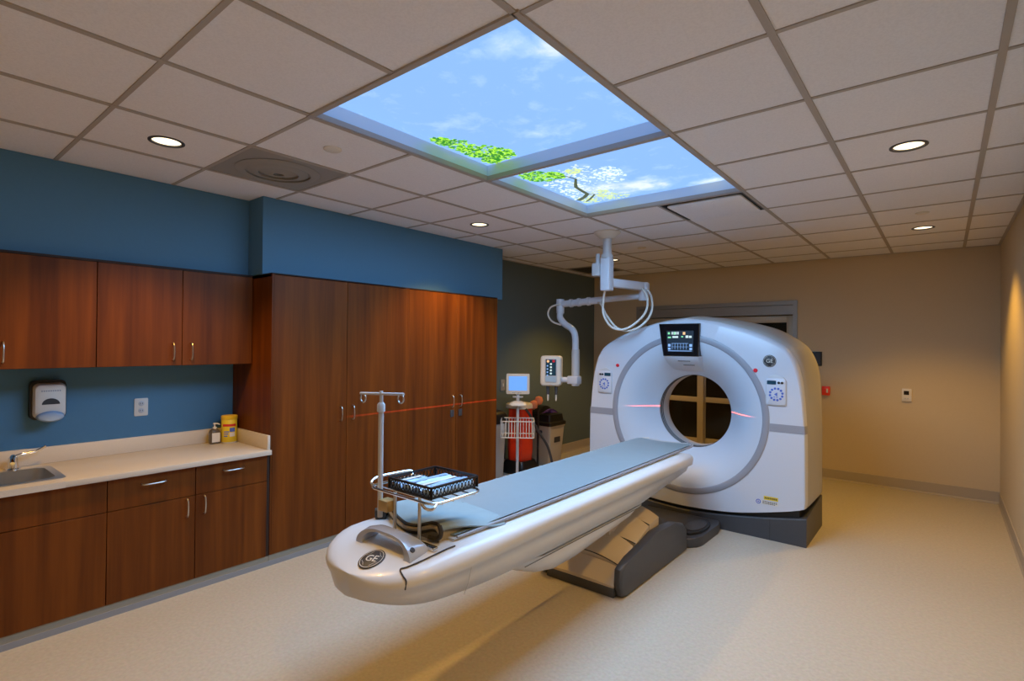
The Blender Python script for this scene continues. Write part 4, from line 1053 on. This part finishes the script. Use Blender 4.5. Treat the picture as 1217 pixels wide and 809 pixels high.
for f_ in (.62, .74, .84): p = E_.lerp(W_, f_); tube(bm, [p, E_.lerp(W_, f_+.03)], .046, 14)
obj('cable_clip', bm, 'white', ia)
bm = nb(); tube(bm, [W_+Vector((0, 0, .055)), W_+Vector((0, 0, -.10))], .045, 16); obj('wrist_joint', bm, 'white', ia)
bm = nb(); tube(bm, spline([W_+Vector((0, 0, -.09)), (-3.305, 4.89, 1.87), (-3.24, 4.885, 1.80), (-3.14, 4.88, 1.74), (-3.10, 4.88, 1.66), (-3.095, 4.88, 1.50), (-3.09, 4.88, 1.16)], 7), .036, 16); obj('drop_tube', bm, 'white', ia)
bm = nb(); tube(bm, [(-3.092, 4.88, 1.52), (-3.09, 4.88, 1.13)], .044, 16); obj('tube_sleeve', bm, 'lgrey', ia)
bm = nb(); box(bm, (-3.17, 4.83, 1.145), (-3.04, 4.93, 1.235), .012); tube(bm, [(-3.27, 4.83, 1.19), (-3.13, 4.87, 1.19)], .03, 12); obj('swivel_block', bm, 'white', ia)
# injector head, turned towards the room
hc = Vector((-3.345, 4.79, 1.285)); fa = math.atan2(hc.x, hc.y)   # facing the camera side of the room
MH = Matrix.Translation(hc) @ Matrix.Rotation(fa*-.75, 4, 'Z')
bm = nb(); rings = []
for y_, e in ((.07, .012), (.06, 0), (-.05, 0), (-.068, .01), (-.072, .022)): rings.append([(x_, y_, z_) for x_, z_ in rrect(-.115+e, -.165+e, .115-e, .165-e, .035)])
loft(bm, rings); bm.transform(MH); hd = obj('injector_head', bm, 'ivory', ia, 50)
bm = nb(); prism(bm, rrect(-.062, -.125, .072, .135, .02), 'y', -.079, -.070, .003); bm.transform(MH); obj('face_panel', bm, 'lgrey', hd)
bm = nb(); quad(bm, (-.052, -.0802, -.05), (.062, -.0802, -.05), (.062, -.0802, .125), (-.052, -.0802, .125)); bm.transform(MH); obj('keypad_field', bm, 'dblue', hd, 0)
bm = nb(); quad(bm, (-.052, -.0802, -.115), (.062, -.0802, -.115), (.062, -.0802, -.058), (-.052, -.0802, -.058)); bm.transform(MH); obj('keypad_field', bm, mat('pale_blue_key', (.35, .50, .65), .4), hd, 0)
def key(x_, z_, r_, m): 
    bm = nb(); lathe(bm, [(r_, -.079), (r_, -.083), (r_*.7, -.084)], (x_, 0, z_), 'y', 14); bm.transform(MH); obj('key', bm, m, hd)
key(-.026, .105, .014, 'scramber'); key(.036, .108, .015, 'redb')
for k in range(4): key(.006, .075-.034*k, .011, 'scrwhite'); key(-.032, .055-.034*k, .008, 'scrbl')
for x_ in (-.035, .055):
    bm = nb(); lathe(bm, [(.020, -.205), (.020, -.165)], (x_, -.01, 0), 'z', 14); lathe(bm, [(.017, -.26), (.017, -.20)], (x_, -.01, 0), 'z', 14); bm.transform(MH); sy = obj('syringe_socket', bm, 'dgrey', hd)
    bm = nb(); lathe(bm, [(.006, -.33), (.010, -.315), (.010, -.258)], (x_, -.01, 0), 'z', 12); bm.transform(MH); obj('syringe_tip', bm, 'ivory', hd)
# cable loops
bm = nb(); tube(bm, spline([(ax_-.02, ay_, 2.10), (-2.52, 4.46, 1.99), (-2.53, 4.48, 1.87), (-2.46, 4.50, 1.75), (-2.35, 4.53, 1.72), (-2.24, 4.57, 1.78), (-2.18, 4.66, 1.89), (-2.22, 4.78, 2.03), (-2.30, 4.84, 2.13)], 7), .0105, 10); obj('cable_loop', bm, 'ivory', ia)
bm = nb(); tube(bm, spline([E_.lerp(W_, .50)+Vector((0, -.03, -.03)), (-2.68, 4.70, 1.98), (-2.56, 4.60, 1.86), (-2.43, 4.56, 1.74), (-2.30, 4.57, 1.71), (-2.19, 4.62, 1.77), (-2.15, 4.72, 1.89), (-2.21, 4.85, 2.04), (-2.29, 4.92, 2.13)], 7), .0105, 10); obj('cable_loop', bm, 'ivory', ia)
bm = nb(); tube(bm, spline([W_+Vector((.03, -.04, .0)), W_+Vector((-.09, -.05, -.03)), W_+Vector((-.13, -.05, -.11)), W_+Vector((-.08, -.04, -.19)), W_+Vector((.03, -.03, -.23))], 7), .010, 10); obj('cable_loop', bm, 'ivory', ia)

# ------------------------------------------------------------------ equipment beyond the tall cabinets
mx_, my_ = -3.77, 4.735
mc = thing('monitor_stand', 'white pole stand with small lit monitor and wire basket beyond the tall cabinets', 'monitor stand', (mx_, my_, 0))
rot = Matrix.Translation((mx_, my_, 0)) @ Matrix.Rotation(math.radians(38), 4, 'Z')   # local -y faces the camera
def lobj(name, bm, m, parent, sm=40): bm.transform(rot); return obj(name, bm, m, parent, sm)
bm = nb(); tube(bm, [(0, 0, .05), (0, 0, .90)], .017, 12); lobj('pole', bm, 'lgrey', mc)
bm = nb(); lathe(bm, [(.045, .035), (.045, .075), (.02, .085)], (0, 0, 0), 'z', 16)
for k in range(5):
    a = 2*PI*k/5+.3; tube(bm, [(0, 0, .055), (.17*math.cos(a), .17*math.sin(a), .048)], [.018, .012], 8)
lobj('star_base', bm, 'lgrey', mc)
for k in range(5):
    a = 2*PI*k/5+.3; bm = nb(); lathe(bm, [(.02, -.010), (.024, -.006), (.024, .006), (.02, .010)], (.17*math.cos(a), .17*math.sin(a), .024), 'y', 14); lobj('caster', bm, 'dgrey', mc)
bm = nb(); loft(bm, [[(x_, y_, z_) for x_, y_ in rrect(-.10*s, -.08*s, .10*s, .08*s, .05*s)] for s, z_ in ((1, .875), (1.02, .885), (.9, .905), (.4, .925))]); lobj('tray_top', bm, 'ivory', mc)
bm = nb(); tube(bm, [(0, 0, .92), (0, .01, 1.02)], .020, 12); loft(bm, [[(x_, y_, .965+.0) for x_, y_ in rrect(-.06, -.02, .06, .05, .02)], [(x_, y_, .978) for x_, y_ in rrect(-.06, -.02, .06, .05, .02)]]); lobj('neck', bm, 'lgrey', mc)
bm = nb(); prism(bm, rrect(-.132, 1.005, .132, 1.235, .012), 'y', -.025, .03, .005); mo = lobj('monitor', bm, 'ivory', mc)
bm = nb(); quad(bm, (-.104, -.0256, 1.045), (.104, -.0256, 1.045), (.104, -.0256, 1.208), (-.104, -.0256, 1.208)); lobj('screen', bm, 'scrblue', mo, 0)
bm = nb()
for k in range(5): box(bm, (-.06+.022*k, -.027, 1.018), (-.05+.022*k, -.024, 1.026))
lobj('button', bm, 'grey', mo)
# wire basket
bm = nb(); bw, bd, bz0, bz1, r_ = .185, .15, .535, .715, .006
for z_ in (bz0, bz1):
    lp = rrect(-bw, -bd-.03, bw, bd-.03, .02, 4); tube(bm, [(x_, y_, z_) for x_, y_ in lp+lp[:2]], r_, 6)
for k in range(11):
    x_ = -bw+.02+(2*bw-.04)*k/10
    tube(bm, [(x_, -bd-.03, bz1), (x_, -bd-.03, bz0), (x_, bd-.03, bz0), (x_, bd-.03, bz1)], .0035, 5)
for k in range(7):
    y_ = -bd-.01+(2*bd-.04)*k/6
    for s in (-1, 1): tube(bm, [(s*bw, y_, bz0), (s*bw, y_, bz1)], .0035, 5)
lobj('wire_basket', bm, 'ivory', mc)
# red canister unit
rx, ry = -4.04, 5.13
rc = thing('red_hamper', 'tall red sack hamper with black base and cream rim behind the monitor stand', 'hamper', (rx, ry, 0))
bm = nb(); loft(bm, [[(x_, y_, z_) for x_, y_ in rrect(rx-w_, ry-w_, rx+w_, ry+w_, .05)] for w_, z_ in ((.16, .0), (.17, .02), (.165, .10), (.14, .16))]); obj('base', bm, 'black', rc)
bm = nb(); n = 40; rings = []
for z_, w_ in ((.13, .10), (.16, .125), (.30, .135), (.50, .132), (.70, .128), (.80, .125)):
    rings.append([(rx+(w_+.006*math.sin(5*a_))*math.copysign(abs(math.cos(a_))**.6, math.cos(a_)), ry+(w_+.006*math.cos(7*a_))*math.copysign(abs(math.sin(a_))**.6, math.sin(a_)), z_) for a_ in [2*PI*k/n for k in range(n)]])
loft(bm, rings); obj('sack', bm, 'red', rc)
bm = nb(); loft(bm, [[(x_, y_, z_) for x_, y_ in rrect(rx-w_, ry-w_, rx+w_, ry+w_, .05)] for w_, z_ in ((.13, .785), (.145, .795), (.145, .835), (.13, .85))]); obj('rim', bm, 'ivory', rc)
for s in (-1, 1):
    bm = nb(); tube(bm, [(rx-.155*s*1., ry+.155, .06), (rx-.155*s*1., ry+.155, .79)], .014, 8); obj('post', bm, 'black', rc)
for k, (dx, dy) in enumerate(((.10, .10), (.13, .16))):
    bm = nb(); lathe(bm, [(.004, .77+.05*k), (.04, .79+.05*k), (.052, .83+.05*k), (.04, .87+.05*k), (.004, .885+.05*k)], (rx+dx+.03, ry+dy, 0), n=18); 
    o = one('round_cap', bm, 'pink', ('salmon round cap low on the red hamper rim', 'salmon round cap resting higher by the black bin')[k], 'cap', (rx+dx+.03, ry+dy, .83+.05*k), 'salmon caps on the red hamper') if 0 else obj('round_cap', bm, 'pink', rc)
# pale hamper beside the cabinet
bx0, bx1, by0, by1 = -4.25, -3.975, 4.44, 4.79
lh = thing('pale_bin', 'tall pale bin with black lid right behind the tall cabinet end', 'bin', ((bx0+bx1)/2, (by0+by1)/2, 0))
bm = nb(); loft(bm, [[(x_, y_, z_) for x_, y_ in rrect(bx0+e, by0+e, bx1-e, by1-e, .03)] for e, z_ in ((.03, 0), (.02, .01), (.0, .66))]); obj('body', bm, 'cream', lh)
bm = nb(); loft(bm, [[(x_, y_, z_) for x_, y_ in rrect(bx0-.01+e, by0-.01+e, bx1+.01-e, by1+.01-e, .03)] for e, z_ in ((.0, .65), (0, .74), (.02, .78), (.06, .80))]); obj('lid', bm, 'black', lh)
# tan waste bin
wx, wy = -4.075, 5.74
wb = thing('waste_bin', 'tan waste bin with black swing lid against the dark wall', 'bin', (wx, wy, 0))
bm = nb(); loft(bm, [[(x_, y_, z_) for x_, y_ in rrect(wx-w_, wy-w_, wx+w_, wy+w_, .03)] for w_, z_ in ((.135, 0), (.14, .01), (.172, .50), (.180, .505), (.180, .53))]); obj('body', bm, 'bin', wb)
bm = nb(); loft(bm, [[(x_, y_, z_) for x_, y_ in rrect(wx-w_, wy-w_, wx+w_, wy+w_, .03)] for w_, z_ in ((.186, .52), (.190, .53), (.190, .56), (.165, .575), (.155, .66))]); obj('lid', bm, 'black', wb)
bm = nb(); prism(bm, [(wy-.15, .64)]+[(wy-.15*math.cos(a), .66+.10*math.sin(a)) for a in [PI*k/12 for k in range(13)]]+[(wy+.15, .64)], 'x', wx-.14, wx-.02, .01); obj('lid_hood', bm, 'black', wb)
bm = nb(); box(bm, (wx+.160, wy-.06, .30), (wx+.166, wy+.07, .37), .0); bm.transform(Matrix.Translation((0, 0, .0))); 
for v in bm.verts: v.co.x += .0
obj('dark_label', bm, 'darkprint', wb)
for s in (-1, 1):
    bm = nb(); prism(bm, rrect(wx-.05, .42, wx+.05, .46, .015), 'y', wy+s*.170, wy+s*.178); obj('hand_grip', bm, 'dgrey', wb)
bm = nb(); rings = []
for k in range(13):
    u = k/12; rings.append([(wx+.02+.10*u+.012*math.sin(9*u+j_), wy-.10+.16*u+.04*math.cos(2*PI*j_/10)*(1-.3*u), .672+.03*(1+math.sin(2*PI*j_/10))*math.sin(PI*min(max(u, .06), .94))) for j_ in range(10)])
loft(bm, rings); one('purple_glove_bag', bm, 'purple', 'small purple crumpled bag lying on the black lid of the tan waste bin', 'bag', (wx+.07, wy, .672))
# vacuum-like black hose leaning
bm = nb(); tube(bm, spline([(-3.93, 5.02, .84), (-3.89, 5.10, .74), (-3.86, 5.22, .55), (-3.80, 5.38, .30), (-3.76, 5.45, .02)], 8), .016, 10); one('black_hose', bm, 'dgrey', 'black flexible hose leaning beside the red hamper', 'hose', (-3.78, 5.43, 0))

# ------------------------------------------------------------------ positioning lasers (line projectors inside the bore wall)
def laser(x_, y_, z_, yaw, energy, size_deg):
    l = bpy.data.lights.new('positioning_laser', 'SPOT'); l.energy = energy; l.color = (1, .07, .03); l.spot_size = math.radians(size_deg); l.spot_blend = 0.; l.shadow_soft_size = 0.0
    l.use_nodes = True; nt = l.node_tree; em = nt.nodes['Emission']
    tc = nt.nodes.new('ShaderNodeTexCoord'); sp = nt.nodes.new('ShaderNodeSeparateXYZ'); ab = nt.nodes.new('ShaderNodeMath'); ab.operation = 'ABSOLUTE'
    dv = nt.nodes.new('ShaderNodeMath'); dv.operation = 'DIVIDE'; a2 = nt.nodes.new('ShaderNodeMath'); a2.operation = 'ABSOLUTE'
    lt = nt.nodes.new('ShaderNodeMath'); lt.operation = 'LESS_THAN'; lt.inputs[1].default_value = .0022
    nt.links.new(tc.outputs['Normal'], sp.inputs[0]); nt.links.new(sp.outputs['Y'], dv.inputs[0]); nt.links.new(sp.outputs['Z'], dv.inputs[1]); nt.links.new(dv.outputs[0], a2.inputs[0])
    nt.links.new(a2.outputs[0], lt.inputs[0]); nt.links.new(lt.outputs[0], em.inputs['Strength'])
    o = bpy.data.objects.new('positioning_laser', l); COL.objects.link(o); o.parent = ct; o.location = Vector((x_, y_, z_))-ORI['ct_scanner']
    # aim: -Z along yaw direction in plan, X horizontal
    dirv = Vector((math.cos(yaw), math.sin(yaw), 0)); z_ax = -dirv; x_ax = Vector((0, 0, 1)).cross(z_ax); y_ax = Vector((0, 0, 1))
    x_ax = y_ax.cross(z_ax)
    o.rotation_euler = Matrix((x_ax, y_ax, z_ax)).transposed().to_euler()
LASER = True
if LASER:
    laser(GC+.33, GYF+.30, .985, math.radians(206), 380, 47)
    laser(GC-.33, GYF+.30, .985, math.radians(-20), 320, 46)

# ------------------------------------------------------------------ world, camera
w = bpy.data.worlds.new('world'); S.world = w; w.use_nodes = True
w.node_tree.nodes['Background'].inputs[0].default_value = (.02, .02, .02, 1)
cam = bpy.data.cameras.new('camera'); co = bpy.data.objects.new('camera', cam); COL.objects.link(co); S.camera = co
yaw, pit, rol, f = math.radians(39.2166), math.radians(.3576), math.radians(.5393), 629.648
fw = Vector((-math.sin(yaw)*math.cos(pit), math.cos(yaw)*math.cos(pit), math.sin(pit))); rt = Vector((math.cos(yaw), math.sin(yaw), 0)); up = rt.cross(fw)
r2 = rt*math.cos(rol)+up*math.sin(rol); u2 = up*math.cos(rol)-rt*math.sin(rol)
co.location = (0, 0, 1.576); co.rotation_euler = Matrix((r2, u2, -fw)).transposed().to_euler()
cam.sensor_fit = 'HORIZONTAL'; cam.sensor_width = 36; cam.lens = 36*f/1217; cam.clip_start = .02
v = S.view_settings; v.view_transform = 'Standard'; v.look = 'None'; v.exposure = .12; v.gamma = 1.; v.use_curve_mapping = False
